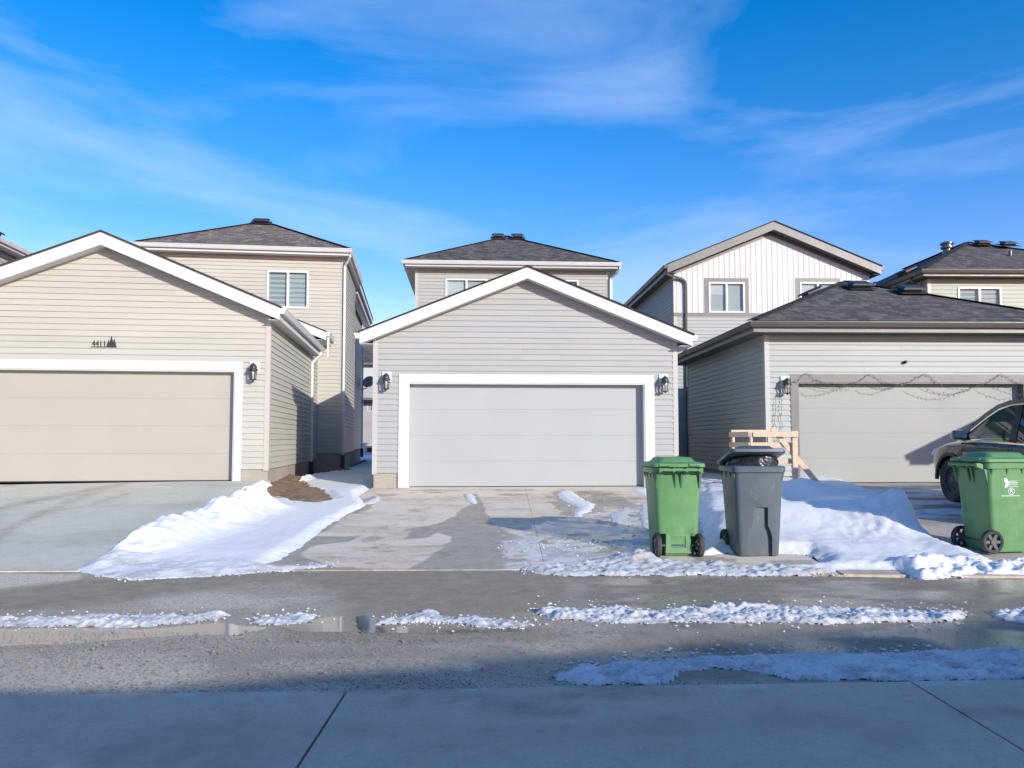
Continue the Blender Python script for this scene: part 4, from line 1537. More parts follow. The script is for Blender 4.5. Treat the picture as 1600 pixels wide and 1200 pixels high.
rf, A, B = hip_roof(RG, exl, exr, -oy, DEP + oy, ze, za, (xl, xr, 0, DEP), fh, 'shingle_grey', 'fascia_grey', 'soffit_dark', 'dark_gutter')
roof_vent(rf, (A[0] - 0.02, A[1] - 0.80, A[2] - 0.31), (0, -1, -0.42), 0.50, 0.42, 0.13)
roof_vent(rf, (A[0] + 0.97, A[1] - 1.28, A[2] - 0.50), (0, -1, -0.42), 0.50, 0.42, 0.13)
roof_vent(rf, (A[0] - 0.95, A[1] - 0.25, A[2] - 0.42), (-1, 0, -0.42), 0.5, 0.45, 0.16)
MB().lathe([(0.035, 0), (0.035, -0.05), (0.02, -0.09)], (RG.S(1413, 566), -0.012, RG.Z(1413, 566)), 'Y', 12).build('hose_bib', 'vent_black', RG.root, True)
wall_lantern(RG, 1226, 603, 'black wall lantern left of the sage garage door')

# ---------------------------------------------------------------- white and sage gabled house behind it
GH = Bld('house', 'tall house with white vertical boards under a grey trimmed gable', 'house', 1055, 25.3, 2.0, 0.40)
o = -0.38
wl_, wr_ = GH.S(1053, 460), GH.S(1357, 440)
xel, zel = GH.L(1043, 413, o)
xer, zer = GH.L(1377, 414, o)
xa = (xel + xer) / 2
za = GH.Z(1210, 346, o)
ze = (zel + zer) / 2 - 0.02
fh = 0.27
HD = 10
mk = (za - ze) / (xa - xel)
wtop = lambda x: za - mk * abs(x - xa) - fh + 0.012
zb0, zb1 = GH.Z(1200, 495), GH.Z(1200, 489.5)
wins = [(GH.S(1107, 465), GH.S(1163.5, 465), zb1 + 0.004, GH.Z(1135, 441)), (GH.S(1249.5, 465), GH.S(1306.5, 465), zb1 + 0.004, GH.Z(1280, 441))]
tw = 0.135
holes = [(a - tw, b_ + tw, c, d + tw) for a, b_, c, d in wins]
ipoly = [(wl_, zb1), (wr_, zb1), (wr_, wtop(wr_)), (xa, wtop(xa)), (wl_, wtop(wl_))]
wall(GH, frame(0, 0, 0), ipoly, wins, 'siding_white', None, name='gable_wall')
gw = GH.root.children[-1]
sw = MB()
x = wl_ + 0.085
k = 0
while x < wr_ - 0.08:
    x1 = min(x + 0.1795, wr_ - 0.08)
    m = MB()
    cl = [(wl_ + 0.05, zb1 + 0.001), (wr_ - 0.05, zb1 + 0.001), (wr_ - 0.05, wtop(wr_ - .05)), (xa, wtop(xa)), (wl_ + 0.05, wtop(wl_ + .05))]
    swp = [(pz, px) for px, pz in cl]
    hs = [(h[2], h[3], h[0], h[1]) for h in holes]
    for xa_, xb_, a0, a1, b0, b1 in bands(swp, hs, x + 0.003, x1 - 0.003):
        fr = frame(0, 0, 0)
        m.prism([fr(xa_, 0.010, a0), fr(xb_, 0.010, b0), fr(xb_, 0.010, b1), fr(xa_, 0.010, a1)],
                [fr(xa_, 0.0005, a0), fr(xb_, 0.0005, b0), fr(xb_, 0.0005, b1), fr(xa_, 0.0005, a1)])
    for xa_, xb_, a0, a1, b0, b1 in bands(swp, hs, x + 0.003, x + 0.020):
        m.prism([fr(xa_, 0.019, a0), fr(xb_, 0.019, b0), fr(xb_, 0.019, b1), fr(xa_, 0.019, a1)],
                [fr(xa_, 0.0101, a0), fr(xb_, 0.0101, b0), fr(xb_, 0.0101, b1), fr(xa_, 0.0101, a1)])
    if m.v:
        m.build('batten_board', 'siding_white', gw)
    x = x1
wall(GH, frame(0, 0, 0), [(wl_, 0.45), (wr_, 0.45), (wr_, zb0), (wl_, zb0)], [], 'siding_sage', 'siding_sage', 0.1155)
wall(GH, frame(wl_, HD, -90), [(0, 0.45), (HD, 0.45), (HD, ze - fh), (0, ze - fh)], [], 'siding_sage', 'siding_sage', 0.1155)
wall(GH, frame(wr_, 0, 90), [(0, 0.45), (HD, 0.45), (HD, ze - fh), (0, ze - fh)], [], 'siding_sage')
MB().box(wl_ + 0.01, wr_ - 0.01, 0.012, HD - 0.01, -0.6, 0.449).build('foundation', 'foundation', GH.root)
MB().box(wl_ - 0.025, wr_ + 0.025, -0.028, 0, zb0 + 0.001, zb1 - 0.001).build('belly_band', 'dark_trim', GH.root)
corner_trim(GH, wl_, 0, zb1 + 0.002, wtop(wl_) - 0.004, 'siding_white', -1, -1)
corner_trim(GH, wr_, 0, zb1 + 0.002, wtop(wr_) - 0.004, 'siding_white', 1, -1)
corner_trim(GH, wl_, 0, 0.42, zb0 - 0.002, 'sage_corner', -1, -1)
for q in wins:
    window(GH, frame(0, 0, 0), *q, 'half', tw, 'dark_trim')
gable_roof(GH, xel, xer, xa, ze, za, o, HD + 0.3, wl_, wr_, fh, 'shingle_grey', 'fascia_grey', 'soffit_dark', 'dark_gutter')
# narrow second board under the rakes
for xe_ in (xel, xer):
    m = MB()
    q = lambda y: [(xe_, y, ze - fh - 0.055), (xa, y, za - fh - 0.055), (xa, y, za - fh + 0.01), (xe_, y, ze - fh + 0.01)]
    q2 = lambda y: [(lerp(xe_, xa, 0.06), y, lerp(ze, za, 0.06) - fh - 0.10), (xa, y, za - fh - 0.10), (xa, y, za - fh + 0.009), (lerp(xe_, xa, 0.06), y, lerp(ze, za, 0.06) - fh + 0.009)]
    m.prism(q2(-0.034), q2(-0.031))
    m.build('frieze_board', 'dark_trim', GH.root)
dx = GH.S(1071, 480) 
downspout(GH, [(xel - 0.02, o + 0.15, ze - 0.12), (xel + 0.02, o + 0.13, ze - 0.30), (dx - 0.12, -0.10, ze - 0.42), (dx - 0.02, -0.075, ze - 0.50), (dx, -0.075, ze - 0.62), (dx, -0.075, 0.45)], 'dark_gutter')

# ---------------------------------------------------------------- green house at the far right
RH = Bld('house', 'pale green sided house with dark hip roof and metal flue at far right', 'house', 1452, 23.5, 1.0, 0.40)
wl_ = RH.S(1450.5, 470); W = 6.8; wr_ = wl_ + W
oy = 0.42
exl = RH.S(1441.5, 426, -oy) + 0.03
ovx = wl_ - exl
exr = wr_ + ovx
ze = RH.Z(1500, 421, -oy)
zt = ze - 0.2
HD = 11
w0, w1 = RH.S(1496, 460), RH.S(1564, 460)
wz1 = RH.Z(1520, 448.5); wz0 = wz1 - 1.1
wall(RH, frame(0, 0, 0), [(wl_, 0.5), (wr_, 0.5), (wr_, zt), (wl_, zt)], [(w0, w1, wz0, wz1)], 'siding_green', 'siding_green', 0.125)
wall(RH, frame(wl_, HD, -90), [(0, 0.5), (HD, 0.5), (HD, zt), (0, zt)], [], 'siding_green', 'siding_green', 0.125)
wall(RH, frame(wr_, 0, 90), [(0, 0.5), (HD, 0.5), (HD, zt), (0, zt)], [], 'siding_green')
wall(RH, frame(wr_, HD, 180), [(0, 0.5), (W, 0.5), (W, zt), (0, zt)], [], 'siding_green')
corner_trim(RH, wl_, 0, 0.47, zt - 0.014, 'sage_corner', -1, -1)
window(RH, frame(0, 0, 0), w0, w1, wz0, wz1, 'zebra')
rf, A, B = hip_roof(RH, exl, exr, -oy, HD + oy, ze, RH.Z(1520, 381, W / 2), (wl_, wr_, 0, HD), 0.20, 'shingle_grey', 'dark_trim', 'soffit_dark', 'dark_gutter')
roof_vent(rf, (A[0] + 0.1, A[1] - 0.62, A[2] - 0.22), (0, -1, -0.42), 0.46, 0.38, 0.12)
roof_vent(rf, (A[0] + 0.80, A[1] - 0.90, A[2] - 0.33), (0, -1, -0.42), 0.46, 0.38, 0.12)
px_, pz_ = RH.L(1579, 408, 1.3)
MB().lathe([(0.07, 0), (0.05, 0.03), (0.05, 0.36), (0.04, 0.36)], (px_, 1.3, pz_ - 0.02), 'Z', 12).build('vent_pipe', 'vent_metal', rf, True)
fx, fz = RH.L(1480, 398, 3.2)
MB().lathe([(0.15, 0), (0.15, 0.2), (0.13, 0.2), (0.13, 0.26), (0.21, 0.28), (0.21, 0.34), (0.16, 0.36), (0.16, 0.40), (0.22, 0.42), (0.22, 0.47), (0.12, 0.52)], (fx, 3.2, fz - 0.06), 'Z', 18).build('flue', 'vent_metal', rf, True)
for yy in (1.5, 4.2):
    zz = ze + 0.07 + 0.55 * 0.42
    roof_vent(rf, (exl + 0.55, yy, zz), (-1, 0, -0.42), 0.7, 0.5, 0.16)
downspout(RH, [(exl - 0.05, 0.25, ze - 0.12), (exl, 0.25, ze - 0.24), (wl_ - 0.10, 0.4, ze - 0.36), (wl_ - 0.05, 0.4, ze - 0.5), (wl_ - 0.05, 0.4, 0.5)], 'dark_gutter')

# ---------------------------------------------------------------- house past the left edge
FL = Bld('house', 'cream house whose white eave shows at the left edge above the beige garage', 'house', 0, 20.5, 7.3, 0.40, x=-19.6)
e_ = FL.L(0, 372, 2.0)
gxr = e_[0]; gze = e_[1]
wall(FL, frame(gxr - 0.4, -0.0, 90), [(0, 0.5), (9, 0.5), (9, gze - 0.2), (0, gze - 0.2)], [], 'siding_far', 'siding_far', 0.16)
wall(FL, frame(0, 0, 0), [(gxr - 7, 0.5), (gxr - 0.4, 0.5), (gxr - 0.4, gze - 0.2), (gxr - 7, gze - 0.2)], [], 'siding_beige', 'siding_beige', 0.16)
rf, A, B = hip_roof(FL, gxr - 7.4, gxr, -0.4, 9.4, gze, gze + 1.5, (gxr - 7, gxr - 0.4, 0, 9), 0.2, 'shingle_brown', 'cream_trim', 'soffit_white', 'cream_trim')
roof_vent(rf, (gxr - 0.55, 2.6, gze + 0.28), (1, 0, -0.42), 0.5, 0.45, 0.16)
FL2 = Bld('house', 'dark roofed house showing as a sliver above the left garage roof', 'house', 52, 34, 7.3, 0.40)
zz = FL2.Z(52, 388)
wall(FL2, frame(0, 0, 0), [(-4, 0.5), (2.5, 0.5), (2.5, zz - 1.5), (-4, zz - 1.5)], [], 'siding_far')
hip_roof(FL2, -4.4, 2.9, -0.4, 7.0, zz - 1.3, zz + 0.08, (-4, 2.5, 0, 6.5), 0.2, 'shingle_grey', 'white_trim', 'soffit_white', 'white_trim')

# ---------------------------------------------------------------- house seen across the street through the gap
XH = Bld('house', 'distant grey and white house seen in the gap beside the grey garage', 'house', 572, 52, 0, 0.40)
zr = XH.Z(572, 571); zw = XH.Z(572, 598); zcan = XH.Z(572, 626); zb_ = XH.Z(572, 703)
wall(XH, frame(0, 0, 0), [(-3.5, zw), (4, zw), (4, zr), (-3.5, zr)], [], 'siding_white', None)
wn = (XH.S(573.5), XH.S(592), XH.Z(572, 643), XH.Z(572, 632.5))
wall(XH, frame(0, 0, 0), [(-3.5, 0.2), (4, 0.2), (4, zw - 0.001), (-3.5, zw - 0.001)], [wn], 'siding_far', 'siding_far', 0.19, t=0.02)
window(XH, frame(0, 0, 0), *wn, 'half')
MB().box(-3.9, 4.4, -0.9, -0.002, zcan, zcan + 0.16).build('canopy', 'dark_trim', XH.root)
hip_roof(XH, -3.9, 4.4, -0.4, 8, zr + 0.2, zr + 2.3, (-3.5, 4, 0, 7.6), 0.2, 'shingle_grey', 'dark_trim', 'soffit_dark', None)
up = at_depth(577, 703, 46)
ub = tag(empty('utility_box', (up.x, up.y, 0.42)), 'white and grey utility box standing far back in the gap', 'utility box')
MB().box(-0.32, 0.32, -0.2, 0.2, 0.0, 0.60).build('cabinet', 'white_paint', ub)
MB().box(-0.1, 0.24, -0.23, -0.201, 0.25, 0.5).build('cover', 'car_black', ub)
MB().box(-0.75, -0.34, -0.2, 0.2, 0.0, 0.42).build('side_box', 'dish_grey', ub)

# ---------------------------------------------------------------- neighbours outside the picture whose shadows fall into it
def plain_garage(name, label, x0, x1, y0, y1, zb, zeave, rise, roof, yaw=0, face='-y'):
    b = Bld(name, label, 'garage', 0, y0, yaw, zb, None, x=x0)
    W, D = x1 - x0, y1 - y0
    for fr, ln in ((frame(0, 0, 0), W), (frame(W, 0, 90), D), (frame(W, D, 180), W), (frame(0, D, -90), D)):
        wall(b, fr, [(0, -0.2), (ln, -0.2), (ln, zeave - 0.18), (0, zeave - 0.18)], [], 'siding_grey')
    if roof == 'hip':
        hip_roof(b, -0.4, W + 0.4, -0.4, D + 0.4, zeave, zeave + rise, (0, W, 0, D), 0.2, 'shingle_grey', 'white_trim', 'soffit_white', 'white_trim', gsides='FB')
    else:
        mk = rise / (W / 2 + 0.4)
        wt = lambda x: zeave + rise - mk * abs(x - W / 2) - 0.22
        wall(b, frame(0, 0.0, 0), [(0, zeave - 0.179), (W, zeave - 0.179), (W, wt(W)), (W / 2, wt(W / 2)), (0, wt(0))], [], 'siding_grey')
        wall(b, frame(W, D, 180), [(0, zeave - 0.179), (W, zeave - 0.179), (W, wt(0)), (W / 2, wt(W / 2)), (0, wt(0))], [], 'siding_grey')
        gable_roof(b, -0.4, W + 0.4, W / 2, zeave, zeave + rise, -0.4, D + 0.3, 0, W, 0.23, 'shingle_grey', 'white_trim', 'soffit_white', 'white_trim')
    fr = frame(W, D, 180) if face == '+y' else frame(0, 0, 0)
    m = MB()
    p = lambda oo: [fr(W / 2 - 2.4, oo, -0.1), fr(W / 2 + 2.4, oo, -0.1), fr(W / 2 + 2.4, oo, 2.1), fr(W / 2 - 2.4, oo, 2.1)]
    m.prism(p(0.02), p(0.001)); m.build('garage_door', 'door_grey', b.root)
    return b


plain_garage('garage', 'grey hip roofed garage on the near side of the lane, behind the camera', -2.8, 3.9, -10.4, -4.0, 0.02, 3.13, 1.12, 'hip', face='+y')
plain_garage('garage', 'second hip roofed garage on the near side of the lane, unseen and turned to slant its shadow', 6.75, 13.45, -9.88, -3.63, 0.02, 3.13, 1.15, 'hip', yaw=16, face='+y')  # unseen; its turn is set so the shadow edge slants across the lane
plain_garage('garage', 'third hip roofed garage on the near side of the lane', 14.4, 21.1, -9.2, -2.95, 0.02, 3.13, 1.15, 'hip', face='+y')
plain_garage('garage', 'gabled garage next past the sage one, outside the picture', 12.75, 19.4, 12.2, 18.6, 0.3, 2.62, 1.4, 'gable')

# ================================================================== SNOW, WATER, SOIL
def snow_patch(name, poly, hf, res, label, mat='snow_clean', seed=1, warp=0.06, wf=4.0, edge=0.10, kind=None, cat='snow bank', group=None, dirtf=None, rough=0.012, base=None, rf=9.0, minh=0.0):
    xs = [p[0] for p in poly]; ys = [p[1] for p in poly]
    X, Y = np.meshgrid(np.arange(min(xs) - 0.2, max(xs) + 0.2, res), np.arange(min(ys) - 0.2, max(ys) + 0.2, res))
    d = sdist(X, Y, poly) + warp * 2 * fbm(X * wf, Y * wf, seed) + warp * 0.9 * fbm(X * wf * 4, Y * wf * 4, seed + 7) + warp * 0.7 * fbm(X * wf * 11, Y * wf * 11, seed + 8, 2)
    k = sstep(0, 1, np.clip(d / edge, 0, 1)) ** 0.8
    rg_ = rough(X, Y) if callable(rough) else rough
    h = hf(X, Y, d) + rg_ * 2 * fbm(X * rf, Y * rf, seed + 3, 4) + rg_ * 0.9 * np.abs(fbm(X * rf * 2.7, Y * rf * 2.7, seed + 4, 3))
    Z = (base(X, Y) if base else zg_np(X, Y)) + np.where(d > 0, np.maximum(h, minh) * k + 0.004, np.clip(d, -0.05, 0) * 0.6)
    keep = d > -res * 1.2
    dirt = dirtf(X, Y, d, Z) if dirtf else 0 * X
    o = grid_object(name, X, Y, Z, keep, mat, dict(dirt=np.clip(dirt, 0, 1)))
    return tag(o, label, cat if not kind else None, group, kind)


g2 = lambda d, s: np.exp(-(d / s) ** 2)

# left bank: between the two driveways
pl = px_poly([(118, 891), (138, 879), (193, 852), (240, 828), (292, 803), (338, 782), (396, 772), (428, 772), (470, 785), (492, 787), (515, 783), (505, 770), (470, 765), (462, 752), (475, 744),
              (520, 736), (565, 736), (583, 744), (582, 762), (565, 772), (575, 787), (588, 778), (590, 782), (560, 797), (520, 820), (480, 848), (440, 875), (418, 881), (470, 884), (520, 880), (515, 886), (430, 892), (350, 899),
              (205, 906), (155, 900)])
gapx = lambda X, Y: zg_np(np.full(X.shape, -3.8), Y)


def h_left(X, Y, d):
    h = 0.03 + 0.02 * fbm(X * 1.5, Y * 1.5, 201)
    lump = 1 + 0.7 * fbm(X * 2.2, Y * 2.2, 203) + 0.5 * fbm(X * 5, Y * 5, 204)
    h = h + 0.33 * g2(segdist(X, Y, (-4.25, 11.3), (-4.15, 12.4)), 0.34) * lump + 0.06 * g2(np.hypot(X + 4.1, Y - 12.3), 0.4)
    h = h + 0.19 * g2(segdist(X, Y, (-4.45, 9.5), (-4.3, 10.6)), 0.38) * lump
    h = h + 0.05 * g2(segdist(X, Y, (-4.5, 8.7), (-4.4, 9.6)), 0.4) * lump
    hp = np.maximum(g2(segdist(X, Y, (-4.25, 11.3), (-4.15, 12.5)), 0.36), 0.8 * g2(segdist(X, Y, (-4.45, 9.2), (-4.3, 10.6)), 0.34))
    h = h + 0.045 * hp * clods(X * 4.5, Y * 4.5, 205)
    h = h + 0.03 * sstep(8.5, 9.2, Y)
    return h


def d_left(X, Y, d, Z):
    low = sstep(9.0, 8.35, Y)
    return 0.95 * low * sstep(-0.15, 0.1, fbm(X * 4, Y * 4, 205)) + 0.55 * g2(segdist(X, Y, (-3.95, 11.0), (-3.72, 11.9)), 0.16) * sstep(-0.2, 0.1, fbm(X * 5, Y * 5, 207))


def r_left(X, Y):
    heap = np.maximum(g2(segdist(X, Y, (-4.25, 11.3), (-4.15, 12.5)), 0.4), g2(segdist(X, Y, (-4.45, 8.8), (-4.3, 10.7)), 0.4))
    return 0.004 + 0.024 * heap + 0.012 * sstep(8.9, 8.4, Y)


def base_left(X, Y):
    z = zg_np(np.clip(X, -4.6, -2.95), Y)
    k = sstep(-4.45, -4.75, X)
    return z * (1 - k) + k * zg_np(np.full(X.shape, -5.2), Y)


snow_patch('snow_bank', pl, h_left, 0.028, 'white snow bank heaped between the beige and the grey garage driveways', 'snow_clean', 3, 0.05, 3.5, 0.24,
           dirtf=d_left, rough=r_left, base=base_left)
# snow lying deep in the gap
pg = [(-4.75, 19.2), (-3.9, 17.4), (-3.05, 16.2), (-3.0, 24), (-2.9, 44), (-14, 44), (-14, 37), (-6.6, 36), (-5.6, 27), (-5.0, 21.5)]
tag(snow_patch('snow_cover', pg, lambda X, Y, d: 0.06 + 0.03 * fbm(X * 0.8, Y * 0.8, 211), 0.12, None, 'snow_clean', 5, 0.15, 1.5, 0.3, kind='stuff', rough=0.02,
               base=lambda X, Y: zg_np(np.full(X.shape, -3.8), Y)), 'trodden snow lying in the gap between the houses', kind='stuff')
# brown soil against the foundation
pdirt = px_poly([(398, 775), (410, 766), (440, 755), (462, 745), (470, 757), (490, 772), (500, 784), (485, 790), (460, 786), (425, 779)])
X, Y = np.meshgrid(np.arange(-5.3, -3.2, 0.035), np.arange(11.5, 18.2, 0.035))
d = sdist(X, Y, pdirt) + 0.1 * fbm(X * 4, Y * 4, 221)
Zs = zg_np(np.full(X.shape, -3.8), Y) + 0.03 + 0.06 * sstep(-0.3, 0.4, d) + 0.05 * fbm(X * 6, Y * 6, 223) + 0.035 * clods(X * 8, Y * 8, 225) + 0.12 * sstep(-4.2, -4.9, X + 0.12 * (Y - 15))
tag(grid_object('soil', X, Y, Zs, d > -0.25, 'dirt'), 'bare brown soil beside the beige garage foundation', kind='stuff')
# dirt heap below the house downspouts and in the far yard
for (cx, cy, r_, hh, wh) in ((-5.2, 22.0, 0.8, 0.10, 'near corner'), (-5.9, 26.2, 0.6, 0.06, 'middle')):
    X, Y = np.meshgrid(np.linspace(cx - r_, cx + r_, 40), np.linspace(cy - r_, cy + r_, 40))
    q = np.clip(1 - np.hypot(X - cx, Y - cy) / r_, 0, 1)
    Zs = zg_np(np.full(X.shape, -3.8), Y) + 0.05 + hh * q + 0.08 * fbm(X * 5, Y * 5, 5) * q
    tag(grid_object('soil', X, Y, Zs, q > 0.02, 'dirt'), 'dark soil thrown up beside the %s of the beige house wall' % wh, kind='stuff')

# right bank: the big mound
pr = px_poly([(1095, 868), (1100, 845), (1092, 800), (1090, 765), (1130, 748), (1200, 742), (1262, 744), (1345, 764), (1380, 778), (1412, 800), (1424, 815), (1440, 832), (1462, 850), (1490, 862), (1530, 872), (1560, 884),
              (1520, 890), (1480, 898), (1430, 903), (1400, 893), (1300, 893), (1220, 889), (1210, 883), (1270, 882), (1285, 876), (1262, 868), (1222, 866), (1180, 864), (1120, 866)])


def h_right(X, Y, d):
    lump = 1 + 0.45 * fbm(X * 1.6, Y * 1.6, 231)
    h = 0.06 + 0.05 * sstep(8.4, 9.2, Y) + 0.025 * fbm(X * 2.5, Y * 2.5, 233)
    h = h + 0.30 * g2(segdist(X, Y, (3.6, 10.75), (4.95, 10.3)), 0.62) * (0.75 + 0.25 * lump) + 0.10 * g2(segdist(X, Y, (4.6, 10.2), (5.05, 10.15)), 0.28)
    h = h + 0.10 * g2(segdist(X, Y, (4.8, 9.8), (5.2, 10.2)), 0.25) * (1 + 1.2 * fbm(X * 6, Y * 6, 235))
    h = h + 0.20 * g2(segdist(X, Y, (4.2, 13.6), (5.0, 13.75)), 0.45) * (0.7 + 0.3 * lump)
    h = h + 0.06 * g2(segdist(X, Y, (5.3, 13.4), (6.2, 12.9)), 0.35)
    h = h + 0.10 * g2(segdist(X, Y, (4.3, 8.2), (5.2, 8.25)), 0.22) * (1 + 1.6 * fbm(X * 7, Y * 7, 237))
    h = h + 0.05 * clods(X * 5, Y * 5, 236) * np.maximum(g2(segdist(X, Y, (4.55, 9.85), (5.1, 10.15)), 0.26), g2(segdist(X, Y, (4.3, 8.2), (5.2, 8.25)), 0.25))
    return h


def d_right(X, Y, d, Z):
    return 0.6 * sstep(8.5, 8.15, Y) * sstep(-0.1, 0.15, fbm(X * 5, Y * 5, 239)) + 0.22 * g2(segdist(X, Y, (4.4, 9.6), (5.1, 9.9)), 0.3)


def r_right(X, Y):
    e = np.maximum(g2(segdist(X, Y, (4.5, 9.7), (5.1, 10.2)), 0.35), sstep(8.7, 8.2, Y))
    return 0.007 + 0.022 * e


def base_right(X, Y):
    k = sstep(4.7, 5.3, X)
    return zg_np(np.full(X.shape, 4.3), Y) * (1 - k) + k * (zg_np(np.full(X.shape, 6.0), Y) + 0.01)


snow_patch('snow_bank', pr, h_right, 0.03, 'big white snow mound between the bins and the parked car', 'snow_clean', 9, 0.05, 3.5, 0.26, dirtf=d_right, rough=r_right, base=base_right)
# snow against the garage side behind the green bin
pb = [(3.45, 12.5), (4.2, 12.3), (4.9, 13.5), (5.2, 16.1), (5.2, 22.3), (3.7, 22.3), (3.55, 16.0)]
tag(snow_patch('snow_cover', pb, lambda X, Y, d: 0.07 + 0.03 * fbm(X, Y, 241), 0.06, None, 'snow_clean', 11, 0.08, 3, 0.2, kind='stuff', rough=0.02, base=base_right),
    'snow lying between the grey and the sage garage', kind='stuff')
# strip of crusty snow along the lane edge, under the bins
pf = px_poly([(812, 889), (850, 882), (905, 880), (960, 872), (985, 862), (1012, 868), (1030, 876), (1090, 880), (1120, 878), (1140, 884), (1200, 884), (1260, 888), (1300, 892), (1280, 898), (1180, 899), (1060, 899), (960, 899), (880, 899), (840, 896)])
snow_patch('snow_strip', pf, lambda X, Y, d: 0.018 + 0.03 * fbm(X * 4, Y * 4, 251) + 0.022 * clods(X * 9, Y * 9, 252) + 0.09 * g2(np.hypot(X - 1.45, (Y - 8.85)), 0.2), 0.02,
           'crusty grey snow strip along the lane edge below the bins', 'snow_dirty', 13, 0.06, 5, 0.08, cat='snow', dirtf=lambda X, Y, d, Z: 0.85 * sstep(-0.2, 0.15, fbm(X * 5, Y * 5, 253)), rough=0.02, rf=18)
# crumbled edge by the right bin
pc = px_poly([(1405, 895), (1420, 886), (1470, 876), (1520, 876), (1560, 880), (1640, 878), (1640, 902), (1560, 899), (1530, 897), (1500, 902), (1440, 905)])
snow_patch('snow_strip', pc, lambda X, Y, d: 0.045 + 0.09 * fbm(X * 5, Y * 5, 255) + 0.04 * clods(X * 9, Y * 9, 256), 0.02, 'lumpy ploughed snow edge beside the right green bin', 'snow_clean', 15, 0.05, 5, 0.08, cat='snow',
           dirtf=lambda X, Y, d, Z: 0.4 * sstep(0, 0.2, fbm(X * 6, Y * 6, 257)), rough=0.05, rf=10)

# ridges the wheels left on the lane
ridge_group = 'snow ridges lying along the lane'


def ridge(pts, hh, label, seed, mat='snow_dirty', dirt=0.7, warp=0.05, edge=0.07):
    p = px_poly(pts)
    cl = lambda X, Y: fbm(X * 7, Y * 9, seed + 11, 5)
    snow_patch('snow_ridge', p, lambda X, Y, d: 0.58 * hh * np.clip(0.42 + 1.9 * cl(X, Y) + 1.5 * fbm(X * 2.2, Y * 3, seed + 14) + 0.55 * clods(X * 22, Y * 22, seed + 12), 0.0, 2), 0.014, label, mat, seed, warp, 5, edge, cat='snow', group=ridge_group,
               dirtf=lambda X, Y, d, Z: dirt * sstep(0.10, -0.20, cl(X, Y)) + 0.85 * sstep(0.05, 0.0, d) + 0.3 * dirt * sstep(0, 0.2, fbm(X * 4, Y * 9, seed + 2)), rough=0.014, rf=30, minh=0.0, base=lambda X, Y: 0 * X)


ridge([(-60, 966), (90, 964), (200, 964), (290, 962), (345, 959), (358, 961), (340, 967), (280, 975), (200, 979), (110, 978), (0, 980), (-60, 980)], 0.055, 'long snow ridge at the left edge of the lane', 301)
ridge([(392, 973), (410, 966), (445, 962), (480, 959), (492, 963), (486, 972), (440, 976), (405, 976)], 0.05, 'short snow ridge left of the blue puddle', 303)
ridge([(592, 970), (640, 962), (662, 956), (680, 956), (690, 963), (740, 964), (800, 970), (835, 976), (800, 981), (740, 978), (690, 972), (640, 974), (585, 976)], 0.04, 'thin dirty snow ridge right of the blue puddle', 305, dirt=0.9)
ridge([(832, 957), (880, 951), (960, 950), (1010, 955), (1060, 951), (1110, 947), (1200, 948), (1330, 951), (1450, 954), (1505, 957), (1512, 964), (1480, 970), (1380, 972), (1290, 975), (1180, 973), (1060, 973), (1000, 974), (920, 972), (860, 966)], 0.065,
      'long white snow ridge across the right half of the lane', 307, dirt=0.6)
ridge([(1548, 958), (1590, 950), (1660, 949), (1660, 972), (1600, 973), (1560, 967)], 0.07, 'snow ridge ending at the right edge of the picture', 309, dirt=0.35)
ridge([(868, 1056), (900, 1046), (960, 1036), (1060, 1030), (1150, 1024), (1250, 1020), (1400, 1019), (1660, 1014), (1660, 1062), (1560, 1062), (1380, 1063), (1240, 1062), (1190, 1050), (1120, 1044), (1070, 1050), (1045, 1068), (960, 1069), (900, 1068), (880, 1060)], 0.045,
      'broad shaded snow ridge beside the near pavement', 311, 'snow_dirty', 1.0)
# small remnants on the centre driveway
rem = 'small snow remnants on the centre driveway'


def remnant(pts, hh, label, seed, mat='snow_clean', dirt=0.1, warp=0.02):
    snow_patch('snow_remnant', px_poly(pts), lambda X, Y, d: 0.4 * hh + 0.006 * fbm(X * 5, Y * 5, seed), 0.016, label, mat, seed, warp + 0.02, 6, 0.12, cat='snow', group=rem,
               dirtf=lambda X, Y, d, Z: dirt + 0.6 * sstep(0.03, 0, d), rough=0.004, base=lambda X, Y: zg_drive(X, Y, 'C'))


remnant([(726, 774), (734, 771), (742, 776), (745, 787), (738, 788), (731, 783)], 0.03, 'small snow patch left of the driveway joint', 321)
remnant([(870, 772), (876, 767), (893, 768), (915, 782), (930, 788), (924, 800), (910, 803), (908, 808), (897, 807), (897, 797), (905, 793), (888, 786), (876, 780)], 0.05, 'long snow patch right of the driveway joint', 323)
remnant([(954, 803), (968, 800), (975, 792), (982, 793), (982, 807), (970, 818), (958, 822)], 0.015, 'thin icy snow patch left of the green bin', 325, 'snow_dirty', 0.3)
remnant([(1001, 787), (1013, 784), (1013, 830), (1003, 822), (1000, 804)], 0.015, 'icy snow strip at the left side of the green bin', 327, 'snow_dirty', 0.4)
remnant([(988, 765), (1016, 762), (1016, 778), (1004, 775), (994, 770)], 0.03, 'snow wedge at the right foot of the grey garage door', 329)
remnant([(790, 848), (815, 840), (846, 840), (842, 847), (818, 853), (800, 858), (792, 866), (785, 858)], 0.010, 'thin ice skin in the middle of the driveway', 331, 'snow_dirty', 0.5, 0.05)
remnant([(560, 790), (578, 782), (592, 776), (594, 782), (585, 787)], 0.02, 'thin snow lobe at the left edge of the centre driveway', 333)
remnant([(975, 846), (990, 842), (1013, 843), (1013, 850), (990, 850)], 0.008, 'streak of slush behind the green bin wheel', 335, 'snow_dirty', 0.4, 0.04)

